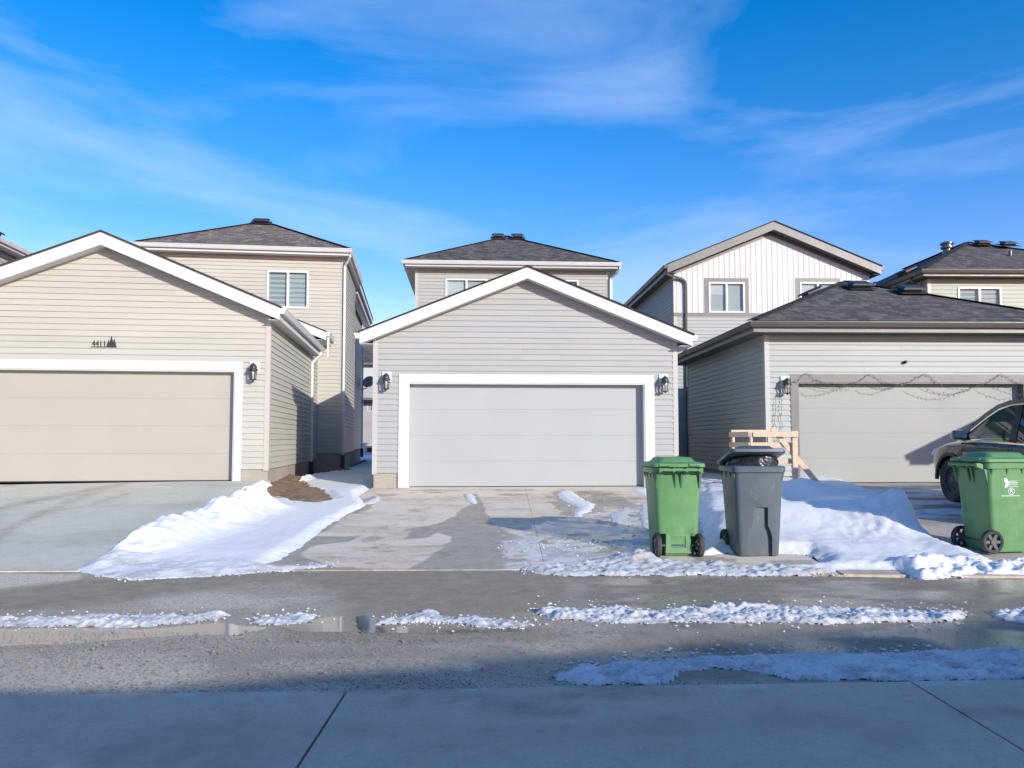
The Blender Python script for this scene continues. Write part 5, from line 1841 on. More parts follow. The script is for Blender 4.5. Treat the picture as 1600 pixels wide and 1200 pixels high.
# puddles in the lane
def puddle(pts, label, seed, z=-0.0012, warp=0.05, mat='water'):
    p = px_poly(pts)
    xs = [q[0] for q in p]; ys = [q[1] for q in p]
    X, Y = np.meshgrid(np.arange(min(xs) - 0.1, max(xs) + 0.1, 0.02), np.arange(min(ys) - 0.1, max(ys) + 0.1, 0.02))
    d = sdist(X, Y, p) + warp * 2 * fbm(X * 4, Y * 7, seed)
    return tag(grid_object('puddle', X, Y, 0 * X + z, d > 0, mat), label, kind='structure')


puddle([(-80, 982), (120, 981), (220, 982), (340, 972), (420, 980), (380, 992), (240, 996), (150, 1003), (90, 1008), (-80, 1012)], 'long muddy puddle mirroring the beige garage', 401)
puddle([(425, 978), (470, 974), (505, 964), (540, 962), (556, 964), (556, 988), (470, 988)], 'small muddy puddle between two short snow ridges', 403, warp=0.02)
puddle([(554, 962), (575, 961), (592, 966), (600, 977), (700, 981), (820, 982), (840, 986), (700, 990), (560, 989), (556, 975)], 'shallow puddle mirroring the blue sky beside the snow ridges', 405, mat='water_clear', warp=0.02)

# loose gravel on the near half of the lane
def gravel():
    rng = random.Random(5)
    v, f = [], []
    n = 0
    while n < 16000:
        x = rng.uniform(-6.2, 2.6); t = rng.random()
        y = lerp(Yn(x) + 0.0, 5.7, t ** 1.1)
        dens = 1.0 if x < -0.4 else max(0.12, 1 - (x + 0.4) * 0.45)
        if float(fbm(x * 1.2, y * 2.4, 411)) + 0.42 < rng.random() * 0.9 or rng.random() > dens:
            continue
        r = rng.choice((0.002, 0.0025, 0.003, 0.003, 0.004, 0.005, 0.006)) * rng.uniform(0.7, 1.3)
        if rng.random() < 0.008:
            r *= 2.4
        o_ = len(v)
        for dx, dy, dz in ((1, 0, 0), (-1, 0, 0), (0, 1, 0), (0, -1, 0), (0, 0, 0.8), (0, 0, -0.6)):
            k = rng.uniform(0.7, 1.25)
            v.append((x + dx * r * k, y + dy * r * k, 0.003 + r * 0.4 + dz * r * k))
        f += [tuple(o_ + i for i in q) for q in ((0, 2, 4), (2, 1, 4), (1, 3, 4), (3, 0, 4), (2, 0, 5), (1, 2, 5), (3, 1, 5), (0, 3, 5))]
        n += 1
    me = bpy.data.meshes.new('gravel'); me.from_pydata(v, [], f); me.materials.append(MATS['pebble'])
    return tag(link('gravel', me), 'loose dark gravel scattered over the near half of the lane', kind='stuff')


gravel()


def crumbs():
    rng = random.Random(17)
    lines = [([(0, 972), (350, 964)], 12, 260), ([(390, 970), (500, 963)], 10, 110), ([(590, 968), (830, 976)], 10, 260), ([(830, 958), (1510, 962)], 18, 700), ([(860, 1050), (1100, 1030), (1600, 1020)], 18, 420),
             ([(810, 890), (1300, 893)], 9, 520), ([(1400, 895), (1600, 885)], 9, 260), ([(140, 890), (200, 905), (430, 892), (520, 882)], 6, 260), ([(880, 780), (1010, 830)], 26, 160), ([(780, 850), (1000, 860)], 18, 160)]
    v, f = [], []
    for pp, spread, n in lines:
        for k in range(n):
            i = rng.randrange(len(pp) - 1); t = rng.random()
            u = lerp(pp[i][0], pp[i + 1][0], t) + rng.gauss(0, 8); w = lerp(pp[i][1], pp[i + 1][1], t) + rng.gauss(0, spread * 0.55)
            x, y = on_ground(u, w)
            r = rng.choice((0.004, 0.006, 0.008, 0.010, 0.014)) * rng.uniform(0.7, 1.3)
            z = zg(x, y) + r * 0.3
            o_ = len(v)
            for dx, dy, dz in ((1, 0, 0), (-1, 0, 0), (0, 1, 0), (0, -1, 0), (0, 0, 0.7), (0, 0, -0.6)):
                q = rng.uniform(0.7, 1.3)
                v.append((x + dx * r * q * 1.3, y + dy * r * q, z + dz * r * q))
            f += [tuple(o_ + i_ for i_ in q) for q in ((0, 2, 4), (2, 1, 4), (1, 3, 4), (3, 0, 4), (2, 0, 5), (1, 2, 5), (3, 1, 5), (0, 3, 5))]
    me = bpy.data.meshes.new('snow_crumbs'); me.from_pydata(v, [], f); me.materials.append(MATS['snow_dirty'])
    return tag(link('snow_crumbs', me), 'small crumbs of snow scattered beside the ridges and strips', kind='stuff')


crumbs()

# ================================================================== OBJECTS
# ---------------------------------------------------------------- wheeled bins
def rrect(w, d, r, z, n=5, cx=0.0, cy=0.0):
    pts = []
    for sx, sy, a0 in ((1, 1, 0), (-1, 1, 90), (-1, -1, 180), (1, -1, 270)):
        for k in range(n + 1):
            a = R(a0 + 90 * k / n)
            pts.append((cx + sx * (w / 2 - r) + r * math.cos(a), cy + sy * (d / 2 - r) + r * math.sin(a), z))
    return pts


def make_bin(name, label, mat, dark, loc, rz, open_deg=0.0, back_step=True, side_notch=False, group='wheeled bins at the lane edge', W=0.56, D=0.68, H=1.02):
    """wheeled cart: x width, back (handle, wheels) at -y"""
    rt = tag(empty(name, loc, rz), label, 'waste bin', group)
    wb, db = W * 0.80, D * 0.76
    m = MB()
    lo = []
    for k in range(9):
        t = k / 8
        w = lerp(wb, W * 0.96, t); d = lerp(db, D * 0.94, t)
        # the back stays near vertical, the front leans out
        cy = -D / 2 + 0.06 * (1 - t) + d / 2 + 0.02
        z = lerp(0.015, H - 0.03, t)
        if k == 0:
            lo.append(rrect(w * 0.96, d * 0.96, 0.05, z, 5, 0, cy))
            z += 0.03
        lo.append(rrect(w, d, 0.055, z, 5, 0, cy))
    m.loops(lo)
    body = m.build('body', mat, rt, True)
    cuts = []
    if back_step:
        # wheel wells: both lower rear corners are cut away
        for sx in (-1, 1):
            c = MB().box(*sorted((sx * wb * 0.31, sx * W)), -D, -D / 2 + 0.20, -0.1, 0.27).build('cut', dark)
            c.location = loc; c.rotation_euler = (0, 0, rz); cuts.append(c)
    if side_notch:
        # stepped recess in the front (local +y); the body leans out, so cut parallel to it
        pts = [(0.13, -0.05), (-0.15, -0.05), (-0.15, 0.22), (-0.135, 0.29), (-0.10, 0.37), (-0.10, 0.575), (0.04, 0.575), (0.045, 0.42), (0.11, 0.26)]
        fy = lambda z: -D / 2 + 0.02 + 0.06 * (1 - z / H) + lerp(db, D * 0.94, z / H)
        c = MB()
        c.prism([(q[0] + (0.02 if q[0] > 0 else 0), fy(q[1]) - (0.004 if q[0] > 0.02 else 0.045), q[1]) for q in pts], [(q[0], D, q[1]) for q in pts])
        co = c.build('cut', dark); co.location = loc; co.rotation_euler = (0, 0, rz); cuts.append(co)
    if cuts:
        bpy.context.view_layer.update()
        bake_bool(body, cuts)
        body.data.set_sharp_from_angle(angle=R(38))
    # rim collar
    m = MB()
    w, d = W * 0.985, D * 0.965
    cy = -D / 2 + 0.02 + D * 0.94 / 2
    m.loops([rrect(w, d, 0.06, H - 0.075, 5, 0, cy), rrect(w + 0.03, d + 0.03, 0.065, H - 0.07, 5, 0, cy), rrect(w + 0.035, d + 0.035, 0.065, H - 0.012, 5, 0, cy), rrect(w + 0.01, d + 0.01, 0.06, H, 5, 0, cy)])
    m.build('rim', mat, rt, True)
    # ribs under the rim
    for x, y, ax in ((-W * 0.06, -1, 0), (W * 0.06, -1, 0), (-W * 0.43, -1, 0), (W * 0.43, -1, 0)):
        m = MB()
        yb = cy - d / 2 - 0.004
        m.prism([(x - 0.012, yb + 0.02, H - 0.24), (x + 0.012, yb + 0.02, H - 0.24), (x + 0.012, yb + 0.02, H - 0.076), (x - 0.012, yb + 0.02, H - 0.076)],
                [(x - 0.012, yb + 0.012, H - 0.20), (x + 0.012, yb + 0.012, H - 0.20), (x + 0.012, yb - 0.02, H - 0.076), (x - 0.012, yb - 0.02, H - 0.076)])
        m.build('rib', dark, rt)
    for sx in (-1, 1):
        for yy in (cy - d * 0.40, cy - d * 0.1, cy + d * 0.2, cy + d * 0.42):
            m = MB()
            xb = sx * (w / 2 - 0.01)
            m.prism([(xb - sx * 0.01, yy - 0.01, H - 0.17), (xb - sx * 0.01, yy + 0.01, H - 0.17), (xb - sx * 0.01, yy + 0.01, H - 0.076), (xb - sx * 0.01, yy - 0.01, H - 0.076)],
                    [(xb, yy - 0.01, H - 0.13), (xb, yy + 0.01, H - 0.13), (xb + sx * 0.016, yy + 0.01, H - 0.076), (xb + sx * 0.016, yy - 0.01, H - 0.076)])
            m.build('rib', dark, rt)
    # handle behind
    hy = cy - d / 2
    m = MB()
    m.tube([(-W * 0.40, hy - 0.085, H - 0.03), (W * 0.40, hy - 0.085, H - 0.03)], 0.016, 10)
    for x in (-W * 0.40, -W * 0.13, W * 0.13, W * 0.40):
        m.prism([(x - 0.012, hy + 0.01, H - 0.09), (x - 0.012, hy - 0.10, H - 0.05), (x - 0.012, hy - 0.10, H - 0.01), (x - 0.012, hy + 0.01, H - 0.005)],
                [(x + 0.012, hy + 0.01, H - 0.09), (x + 0.012, hy - 0.10, H - 0.05), (x + 0.012, hy - 0.10, H - 0.01), (x + 0.012, hy + 0.01, H - 0.005)])
    m.build('handle', mat, rt, True)
    # lid with a raised middle
    m = MB()
    lw, ld = W + 0.05, D + 0.04
    lcy = ld / 2 - 0.035           # hinge line at y = 0 of the lid
    m.loops([rrect(lw - 0.012, ld - 0.012, 0.06, -0.012, 5, 0, lcy), rrect(lw, ld, 0.065, -0.008, 5, 0, lcy), rrect(lw, ld, 0.065, 0.022, 5, 0, lcy), rrect(lw - 0.03, ld - 0.03, 0.06, 0.034, 5, 0, lcy),
             rrect(lw * 0.72, ld * 0.74, 0.06, 0.045, 5, 0, lcy + 0.01), rrect(lw * 0.60, ld * 0.62, 0.06, 0.092, 5, 0, lcy + 0.01), rrect(lw * 0.50, ld * 0.52, 0.05, 0.10, 5, 0, lcy + 0.01)])
    lid = m.build('lid', mat, rt, True, (0, hy - 0.01, H + 0.014), (R(open_deg), 0, 0))
    m = MB()
    for x in (-W * 0.30, W * 0.30):
        m.tube([(x - 0.06, -0.03, 0.012), (x + 0.06, -0.03, 0.012)], 0.022, 10)
    m.build('hinge', mat, lid, True)
    # wheels and axle
    wr = 0.135
    ay = hy + 0.055
    ax = wb / 2 + 0.015
    MB().tube([(-ax, ay, wr), (ax, ay, wr)], 0.012, 8).build('axle', 'vent_metal', rt, True)
    for sx in (-1, 1):
        m = MB().lathe([(wr * 0.74, -0.028), (wr * 0.93, -0.03), (wr, -0.018), (wr, 0.018), (wr * 0.93, 0.03), (wr * 0.74, 0.028)], (0, 0, 0), 'X', 28, False)
        m.loops([[(p, wr * 0.74 * math.cos(a), wr * 0.74 * math.sin(a)) for a in [2 * math.pi * t / 28 for t in range(28)]] for p in (-0.028, 0.028)], False, False)
        wh = m.build('wheel', 'rubber', rt, True, (sx * ax, ay, wr))
        m = MB()
        m.lathe([(0.03, -0.03), (0.034, 0.03)], (0, 0, 0), 'X', 14)
        for k in range(6):
            a = k * math.pi / 3
            m.bar((0.008 * sx, 0.028 * math.cos(a), 0.028 * math.sin(a)), (0.008 * sx, wr * 0.75 * math.cos(a), wr * 0.75 * math.sin(a)), 0.034, 0.02, (1, 0, 0))
        m.lathe([(wr * 0.70, 0.022 * sx), (wr * 0.745, 0.022 * sx), (wr * 0.745, -0.022 * sx), (wr * 0.70, -0.022 * sx)], (0, 0, 0), 'X', 28, False)
        m.build('hub', 'wheel_plastic', wh)
    # foot plate low on the back, between the wheels
    if back_step:
        m = MB()
        x = wb * 0.30
        yb = -D / 2 + 0.075
        m.loops([[(-x, yb + 0.01, 0.27), (x, yb + 0.01, 0.27), (x, yb + 0.01, 0.05), (-x, yb + 0.01, 0.05)],
                 [(-x, yb - 0.012, 0.262), (x, yb - 0.012, 0.262), (x * 1.1, yb - 0.03, 0.045), (-x * 1.1, yb - 0.03, 0.045)],
                 [(-x * 0.62, yb - 0.014, 0.24), (x * 0.62, yb - 0.014, 0.24), (x * 0.62, yb - 0.022, 0.11), (-x * 0.62, yb - 0.022, 0.11)],
                 [(-x * 0.60, yb - 0.004, 0.235), (x * 0.60, yb - 0.004, 0.235), (x * 0.60, yb - 0.010, 0.115), (-x * 0.60, yb - 0.010, 0.115)]])
        m.build('foot_plate', mat, rt)
    return rt


gx1, gy1 = on_ground(1061, 872)
D1 = 0.66
make_bin('waste_bin', 'green wheeled bin with closed lid standing left of the grey bin', 'bin_green', 'bin_green_dark', (gx1 + 0.0, gy1 + D1 / 2, zg(gx1, gy1) + 0.0), R(2), W=0.58, D=0.64, H=1.04)
gx2, gy2 = on_ground(1186, 872)
make_bin('waste_bin', 'grey wheeled bin whose lid is propped open by a black bag', 'bin_grey', 'bin_grey_dark', (gx2 + 0.02, gy2 + 0.30, zg(gx2, gy2)), R(181), open_deg=15, back_step=False, side_notch=True, W=0.60, D=0.62, H=1.05)
gx3, gy3 = on_ground(1566, 868)
b3 = make_bin('waste_bin', 'green wheeled bin with white printed logo beside the parked car', 'bin_green', 'bin_green_dark', (gx3 + 0.12, gy3 + 0.28, zg(gx3, gy3 + 0.2)), R(-82), back_step=False, W=0.56, D=0.66, H=1.04)

# bag bulging under the open lid
bm_ = bmesh.new()
bmesh.ops.create_icosphere(bm_, subdivisions=5, radius=1)
for v_ in bm_.verts:
    c = v_.co
    n_ = 0.30 * float(fbm(c.x * 2.2 + 5, c.y * 2.2 + c.z * 2.7, 501)) + 0.22 * abs(float(fbm(c.x * 5 + 2, c.z * 5 + c.y * 4, 503)))
    s_ = 1 + n_
    v_.co = Vector((c.x * 0.30 * s_, c.y * 0.20 * s_, c.z * 0.25 * s_))
me = bpy.data.meshes.new('garbage_bag'); bm_.to_mesh(me); bm_.free()
for p in me.polygons:
    p.use_smooth = True
me.materials.append(MATS['bag_black'])
bag = tag(link('garbage_bag', me, None, (gx2 + 0.05, gy2 + 0.31, zg(gx2, gy2) + 1.015)), 'black plastic garbage bag bulging out of the grey bin', 'garbage bag')

# print on the right bin (its +x side faces the lane)
def text_mesh(body, size, extrude, name, mat, parent, loc, rot):
    cu = bpy.data.curves.new(name, 'FONT')
    cu.body = body; cu.size = size; cu.extrude = extrude; cu.align_x = 'CENTER'; cu.align_y = 'CENTER'
    tmp = bpy.data.objects.new(name, cu); COL.objects.link(tmp)
    dg = bpy.context.evaluated_depsgraph_get(); dg.update()
    me = bpy.data.meshes.new_from_object(tmp.evaluated_get(dg))
    bpy.data.objects.remove(tmp); bpy.data.curves.remove(cu)
    me.name = name
    me.materials.clear(); me.materials.append(MATS[mat])
    return link(name, me, parent, loc, rot)


def side_x(z, W=0.56, H=1.04):
    return lerp(W * 0.80, W * 0.96, (z - 0.03) / (H - 0.05)) / 2 + 0.003


def leaf(m, cx, cz, ln, wd, ang):
    pts = []
    for k in range(9):
        t = k / 8
        pts.append((t * ln, wd * math.sin(math.pi * t) ** 0.8))
    for k in range(7, 0, -1):
        t = k / 8
        pts.append((t * ln, -wd * math.sin(math.pi * t) ** 0.8))
    a = R(ang)
    q = [(cx + x * math.cos(a) - y * math.sin(a), cz + x * math.sin(a) + y * math.cos(a)) for x, y in pts]
    n = len(q)
    m.prism([(side_x(z) + 0.0015, y, z) for y, z in q], [(side_x(z) - 0.002, y, z) for y, z in q])


def bar2(m, y0, y1, z0, z1):
    q = [(y0, z0), (y1, z0), (y1, z1), (y0, z1)]
    m.prism([(side_x(z) + 0.0015, y, z) for y, z in q], [(side_x(z) - 0.002, y, z) for y, z in q])


m = MB()
ly, lz = -0.055, 0.80
leaf(m, ly, lz, 0.078, 0.022, 128)
leaf(m, ly, lz, 0.062, 0.019, 232)
leaf(m, ly, lz, 0.032, 0.010, 48)
leaf(m, ly, lz, 0.032, 0.010, -48)
rng = random.Random(3)
for row, (z0, hgt) in enumerate(((lz + 0.020, 0.010), (lz - 0.002, 0.014), (lz - 0.020, 0.008))):
    y = ly + 0.03
    while y < ly + 0.12:
        w_ = rng.uniform(0.004, 0.007)
        bar2(m, y, y + w_, z0, z0 + hgt); y += w_ + 0.005
bar2(m, ly + 0.01, ly + 0.13, lz - 0.040, lz - 0.036)
y = ly - 0.085
while y < ly + 0.14:
    w_ = rng.uniform(0.005, 0.009); bar2(m, y, y + w_, lz - 0.148, lz - 0.139); y += w_ + 0.004
# ring
n = 28
ry, rz_, r0, r1 = ly + 0.045, lz - 0.092, 0.034, 0.040
for k in range(n):
    a0, a1 = 2 * math.pi * k / n, 2 * math.pi * (k + 1) / n
    q = [(ry + r * math.cos(a), rz_ + r * math.sin(a)) for r, a in ((r0, a0), (r1, a0), (r1, a1), (r0, a1))]
    m.prism([(side_x(z) + 0.0015, yy, z) for yy, z in q], [(side_x(z) - 0.002, yy, z) for yy, z in q])
m.build('logo_print', 'print_white', b3)
text_mesh('R', 0.062, 0.001, 'letter_print', 'print_white', b3, (side_x(rz_) + 0.001, ry, rz_), (R(90), 0, R(90)))

# ---------------------------------------------------------------- wooden crate frame by the sage garage
ca = at_depth(1173, 676, 14.6); cb = at_depth(1243, 676, 14.6)
zc = 0.44
cr = tag(empty('wooden_frame', (ca.x, ca.y, zc)), 'open frame of raw lumber with a diagonal brace beside the sage garage', 'lumber frame')
Wc = cb.x - ca.x; Hc = ca.z - zc; Dc = 1.25


def lum(name, p, q, w, h, up=(0, 0, 1)):
    o_ = MB().bar(p, q, w, h, up).build(name, 'lumber', cr)
    bevel(o_, 0.004, 1)


lum('post', (0, 0, 0), (0, 0, Hc), 0.045, 0.09, (0, 1, 0))
lum('post', (Wc - 0.02, 0.0, 0), (Wc - 0.02, 0.0, Hc + 0.03), 0.10, 0.05, (0, 1, 0))
lum('post', (0.02, Dc, 0), (0.02, Dc, Hc), 0.05, 0.09, (0, 1, 0))
lum('post', (Wc - 0.1, Dc, 0), (Wc - 0.1, Dc, Hc), 0.05, 0.09, (0, 1, 0))
lum('rail', (0.02, -0.052, Hc - 0.03), (Wc + 0.03, -0.052, Hc - 0.03), 0.03, 0.10)
lum('rail', (0.02, 0.07, Hc - 0.235), (Wc + 0.03, 0.07, Hc - 0.235), 0.03, 0.10)
lum('rail', (0.45, 0.07, Hc - 0.54), (Wc + 0.02, 0.07, Hc - 0.54), 0.03, 0.10)
lum('rail', (-0.04, -0.03, Hc - 0.03), (-0.04, Dc + 0.03, Hc - 0.03), 0.03, 0.10)
lum('rail', (-0.04, -0.03, Hc - 0.235), (-0.04, Dc + 0.03, Hc - 0.235), 0.03, 0.10)
lum('rail', (0.0, Dc + 0.06, Hc + 0.02), (Wc - 0.05, Dc + 0.06, Hc + 0.02), 0.03, 0.10)
lum('top_board', (0.02, Dc - 0.15, Hc + 0.0), (Wc - 0.1, Dc - 0.15, Hc + 0.0), 0.14, 0.03)
p0 = at_depth(1206, 669, 14.65); p1 = at_depth(1281, 760, 14.65)
lum('brace', (p0.x - ca.x, 0.036, p0.z - zc), (p1.x - ca.x, 0.036, p1.z - zc), 0.025, 0.10)

# ---------------------------------------------------------------- house number sign
sx_, sz_ = LG.L(163, 543)
sp = LG.P + LG.d * sx_
sg = tag(empty('house_number_sign', (sp.x, sp.y, sz_ + LG.zb), LG.yaw), 'black house number 4411 sign with three spruce silhouettes', 'sign')
W = 0.46
m = MB().box(-0.235, 0.235, -0.030, -0.018, 0.0, 0.014)
m.build('base_bar', 'sign_black', sg)
for k, ch in enumerate('4411'):
    t_ = text_mesh(ch, 0.165, 0.005, 'digit', 'sign_black', sg, (-0.185 + k * 0.066, -0.024, 0.068), (R(90), 0, 0))
    t_.scale = (0.8, 1, 1)
for cx, w_, h_ in ((0.085, 0.085, 0.145), (0.135, 0.105, 0.225), (0.187, 0.09, 0.17)):
    m = MB()
    pts = [(0, h_)]
    for k in range(5):
        t = (k + 1) / 5
        zz = lerp(h_, 0.014, t)
        pts.append((w_ / 2 * t, zz)); 
        if k < 4:
            pts.append((w_ / 2 * (t - 0.12), zz + 0.004))
    full = pts + [(-x, z) for x, z in reversed(pts[1:])]
    yo = -0.019 - 0.003 * cx * 10
    m.prism([(cx + x, yo - 0.010, z) for x, z in full], [(cx + x, yo, z) for x, z in full])
    m.build('spruce_silhouette', 'sign_black', sg)

# ---------------------------------------------------------------- string lights on the sage garage
sl = tag(empty('string_lights', (RG.P.x, RG.P.y, RG.zb), RG.yaw), 'dark string of small icicle lights draped over the sage garage door', 'string lights')
runs = [
    [(1236, 598), (1247, 594), (1258, 584), (1264, 585), (1272, 593), (1285, 597), (1300, 599), (1320, 600), (1340, 597), (1350, 590), (1357, 585), (1364, 587), (1378, 596), (1388, 600), (1402, 600), (1420, 598), (1432, 591), (1443, 585), (1452, 588), (1462, 597),
     (1480, 605), (1495, 609), (1512, 608), (1530, 604), (1545, 597), (1556, 589), (1564, 584), (1572, 589), (1582, 596), (1600, 601), (1640, 604)],
    [(1250, 604), (1262, 605), (1275, 611), (1290, 611), (1303, 609), (1318, 605), (1330, 602), (1345, 601)],
    [(1355, 604), (1366, 608), (1380, 609), (1392, 606), (1402, 601), (1415, 599)],
    [(1430, 604), (1446, 612), (1460, 615), (1475, 618), (1490, 616), (1504, 613), (1517, 606), (1535, 601)],
    [(1545, 604), (1558, 609), (1570, 614), (1584, 618), (1600, 616)],
    [(1212, 622), (1211, 634), (1212, 645), (1209, 657), (1213, 668), (1212, 676), (1214, 690)],
    [(1221, 618), (1220, 632), (1221, 645), (1219, 655), (1223, 664), (1220, 672), (1219, 688)],
    [(1222, 612), (1216, 616), (1212, 622)], [(1224, 612), (1236, 598)],
]
rng = random.Random(9)
for rn in runs:
    pts = []
    for u, v in rn:
        s_, z_ = RG.L(u, v, -0.05)
        off = -0.05
        pts.append(Vector((s_, off - 0.01 * rng.random(), z_)))
    pp = []
    for a_, b_ in zip(pts, pts[1:]):
        for k in range(4):
            pp.append(a_.lerp(b_, k / 4) + Vector((rng.uniform(-.006, .006), rng.uniform(-.008, .008), rng.uniform(-.008, .008))))
    pp.append(pts[-1])
    MB().tube(pp, 0.0034, 5).build('wire', 'wire_dark', sl, True)
    acc = 0
    for a_, b_ in zip(pp, pp[1:]):
        acc += (b_ - a_).length
        if acc > 0.085:
            acc = 0
            d_ = Vector((rng.uniform(-0.6, 0.6), rng.uniform(-0.5, 0.1), rng.choice((-1, -1, 0.7))))
            d_.normalize()
            m = MB().tube([b_, b_ + d_ * 0.020], 0.0065, 5)
            m.tube([b_ + d_ * 0.021, b_ + d_ * 0.042], 0.0045, 5)
            m.build('light_bulb', 'wire_bulb', sl)

# ---------------------------------------------------------------- parked car, nose to the sage garage
def make_car():
    cx, cyc = 7.30 + 0.93, 12.9 - 1.42
    cz = zg(7.4, 11.48)
    rt = tag(empty('parked_car', (cx, cyc, cz)), 'dark grey sport utility car parked nose to the sage garage', 'car')
    rt.rotation_euler = (math.atan(0.055), 0, 0)
    rt.scale = (1, 1, 1.05)
    gy = lambda y: y + 0.30 * min(1, max(0, (y + 2.0) / 1.6))
    st = [  # y, half width, sill, shoulder, top centre
        (-2.28, 0.74, 0.48, 0.92, 0.96), (-2.20, 0.84, 0.36, 0.99, 1.03), (-1.9, 0.90, 0.30, 1.02, 1.05), (-1.25, 0.93, 0.28, 1.03, 1.05), (-0.5, 0.925, 0.28, 1.02, 1.05), (0.3, 0.925, 0.28, 1.00, 1.05),
        (0.85, 0.925, 0.28, 0.99, 1.07), (1.2, 0.93, 0.28, 0.965, 1.05), (1.6, 0.925, 0.28, 0.92, 1.01), (1.95, 0.89, 0.30, 0.86, 0.95), (2.18, 0.80, 0.32, 0.76, 0.83), (2.30, 0.66, 0.42, 0.62, 0.66)]
    m = MB()
    lo = []
    for y, w, zs, zh, zt_ in st:
        half = [(0.0, zs), (w * 0.80, zs), (w * 0.95, zs + 0.05), (w * 0.985, zs + 0.22), (w, lerp(zs, zh, 0.62)), (w * 0.975, zh - 0.05), (w * 0.92, zh), (w * 0.6, lerp(zh, zt_, 0.8)), (0.0, zt_)]
        full = half + [(-x, z) for x, z in reversed(half[1:-1])]
        lo.append([(x, y, z) for x, z in full])
    m.loops(lo)
    body = m.build('body', 'car_paint', rt, True)
    ss = body.modifiers.new('s', 'SUBSURF'); ss.levels = 2; ss.render_levels = 2
    bpy.context.view_layer.update()
    cuts = []
    for y in (1.42, -1.25):
        for sx in (-1, 1):
            c = MB().lathe([(0.385, sx * 0.58), (0.385, sx * 1.2)], (0, y, 0.36), 'X', 36).build('cut', 'car_black')
            c.parent = None
            c.matrix_world = rt.matrix_world.copy()
            cuts.append(c)
    bpy.context.view_layer.update()
    bake_bool(body, cuts)
    for p in body.data.polygons:
        p.use_smooth = True
    body.data.set_sharp_from_angle(angle=R(35))

    # side surface of the greenhouse
    def gx_(z):
        return lerp(0.865, 0.655, max(0, (z - 1.0)) / 0.60)

    def P(sd, y, z, out=0.0):
        return (sd * (gx_(z) + out), gy(y), z)
    # roof
    m = MB(); lo = []
    for y, z, w in ((-0.02 + 0.12, 1.565, 0.60), (-0.15, 1.615, 0.66), (-0.6, 1.655, 0.675), (-1.2, 1.655, 0.67), (-1.75, 1.61, 0.65), (-2.02, 1.56, 0.61)):
        y = gy(y)
        lo.append([(-w, y, z - 0.035), (-w * 0.97, y, z - 0.005), (-w * 0.6, y, z + 0.025), (0, y, z + 0.035), (w * 0.6, y, z + 0.025), (w * 0.97, y, z - 0.005), (w, y, z - 0.035), (0, y, z - 0.005)])
    m.loops(lo)
    m.build('roof', 'car_paint', rt, True)
    for sd in (-1, 1):
        def panel(name, pts, mat, th=0.02, out=0.0):
            mm = MB()
            mm.prism([P(sd, y, z, out) for y, z in pts], [P(sd, y, z, out - th) for y, z in pts])
            return mm.build(name, mat, rt)
        rail = [(0.98, 1.00), (0.75, 1.18), (0.42, 1.40), (0.20, 1.52), (-0.05, 1.585), (-0.5, 1.62), (-1.2, 1.62), (-1.7, 1.575), (-1.98, 1.53)]
        MB().tube([P(sd, y, z, -0.01) for y, z in rail], 0, w=0.06, h=0.07).build('roof_rail_pillar', 'car_paint', rt, True)
        MB().tube([P(sd, y - 0.035, z - 0.035, 0.004) for y, z in rail[1:]], 0, w=0.012, h=0.018).build('window_chrome', 'chrome', rt, True)
        panel('pillar', [(-0.30, 1.0), (-0.20, 1.58), (-0.33, 1.60), (-0.44, 1.0)], 'car_black')
        panel('pillar', [(-1.32, 1.0), (-1.25, 1.60), (-1.38, 1.60), (-1.52, 1.0)], 'car_paint')
        panel('pillar', [(-1.92, 1.02), (-1.84, 1.56), (-2.03, 1.53), (-2.2, 1.02)], 'car_paint', 0.05)
        panel('pillar', [(0.90, 0.99), (0.80, 1.11), (0.66, 1.00)], 'car_black')
        gl = 'car_glass'
        panel('window', [(0.80, 1.03), (0.36, 1.39), (0.14, 1.51), (-0.20, 1.57), (-0.30, 1.03)], gl, 0.006, -0.008)
        panel('window', [(-0.44, 1.03), (-0.33, 1.59), (-1.26, 1.59), (-1.33, 1.03)], gl, 0.006, -0.008)
        panel('window', [(-1.50, 1.05), (-1.38, 1.585), (-1.80, 1.545), (-1.93, 1.05)], gl, 0.006, -0.008)
        MB().tube([(sd * 0.885, 1.26, 0.985), (sd * 0.893, 0.2, 1.012), (sd * 0.893, -0.8, 1.02), (sd * 0.885, -1.95, 1.03)], 0, w=0.012, h=0.022).build('belt_chrome', 'chrome', rt, True)
        # door seams and handles
        for pts in ([(0.78, 0.95), (0.80, 0.6), (0.70, 0.36)], [(-0.38, 1.0), (-0.38, 0.6), (-0.40, 0.34)], [(-1.42, 1.0), (-1.30, 0.78)]):
            mm = MB()
            mm.tube([(sd * (0.905 + 0.027 * (1 if z < 0.9 else 0.2)), gy(y), z) for y, z in pts], 0.004, 5)
            mm.build('door_seam', 'car_black', rt, True)
        for y in (0.06, -1.02):
            h_ = MB().tube([(sd * 0.918, y + 0.10, 0.86), (sd * 0.955, y + 0.07, 0.865), (sd * 0.955, y - 0.07, 0.87), (sd * 0.918, y - 0.10, 0.87)], 0.014, 8).build('door_handle', 'car_paint', rt, True)
        # mirror
        mr = MB()
        c0 = Vector((sd * 1.035, 0.97, 1.085))
        for k, (yy, s_) in enumerate(((0.10, 0.45), (0.07, 0.8), (0.02, 1.0), (-0.04, 1.0))):
            pass
        lo = []
        for yy, s_ in ((0.10, 0.45), (0.07, 0.82), (0.01, 1.0), (-0.05, 0.96)):
            lo.append([(c0.x + p[0] * s_, c0.y + yy, c0.z + p[1] * s_) for p in [(a, b_) for a, b_, _ in rrect(0.22, 0.15, 0.05, 0, 4)]])
        mr.loops(lo)
        mir = mr.build('side_mirror', 'car_paint', rt, True)
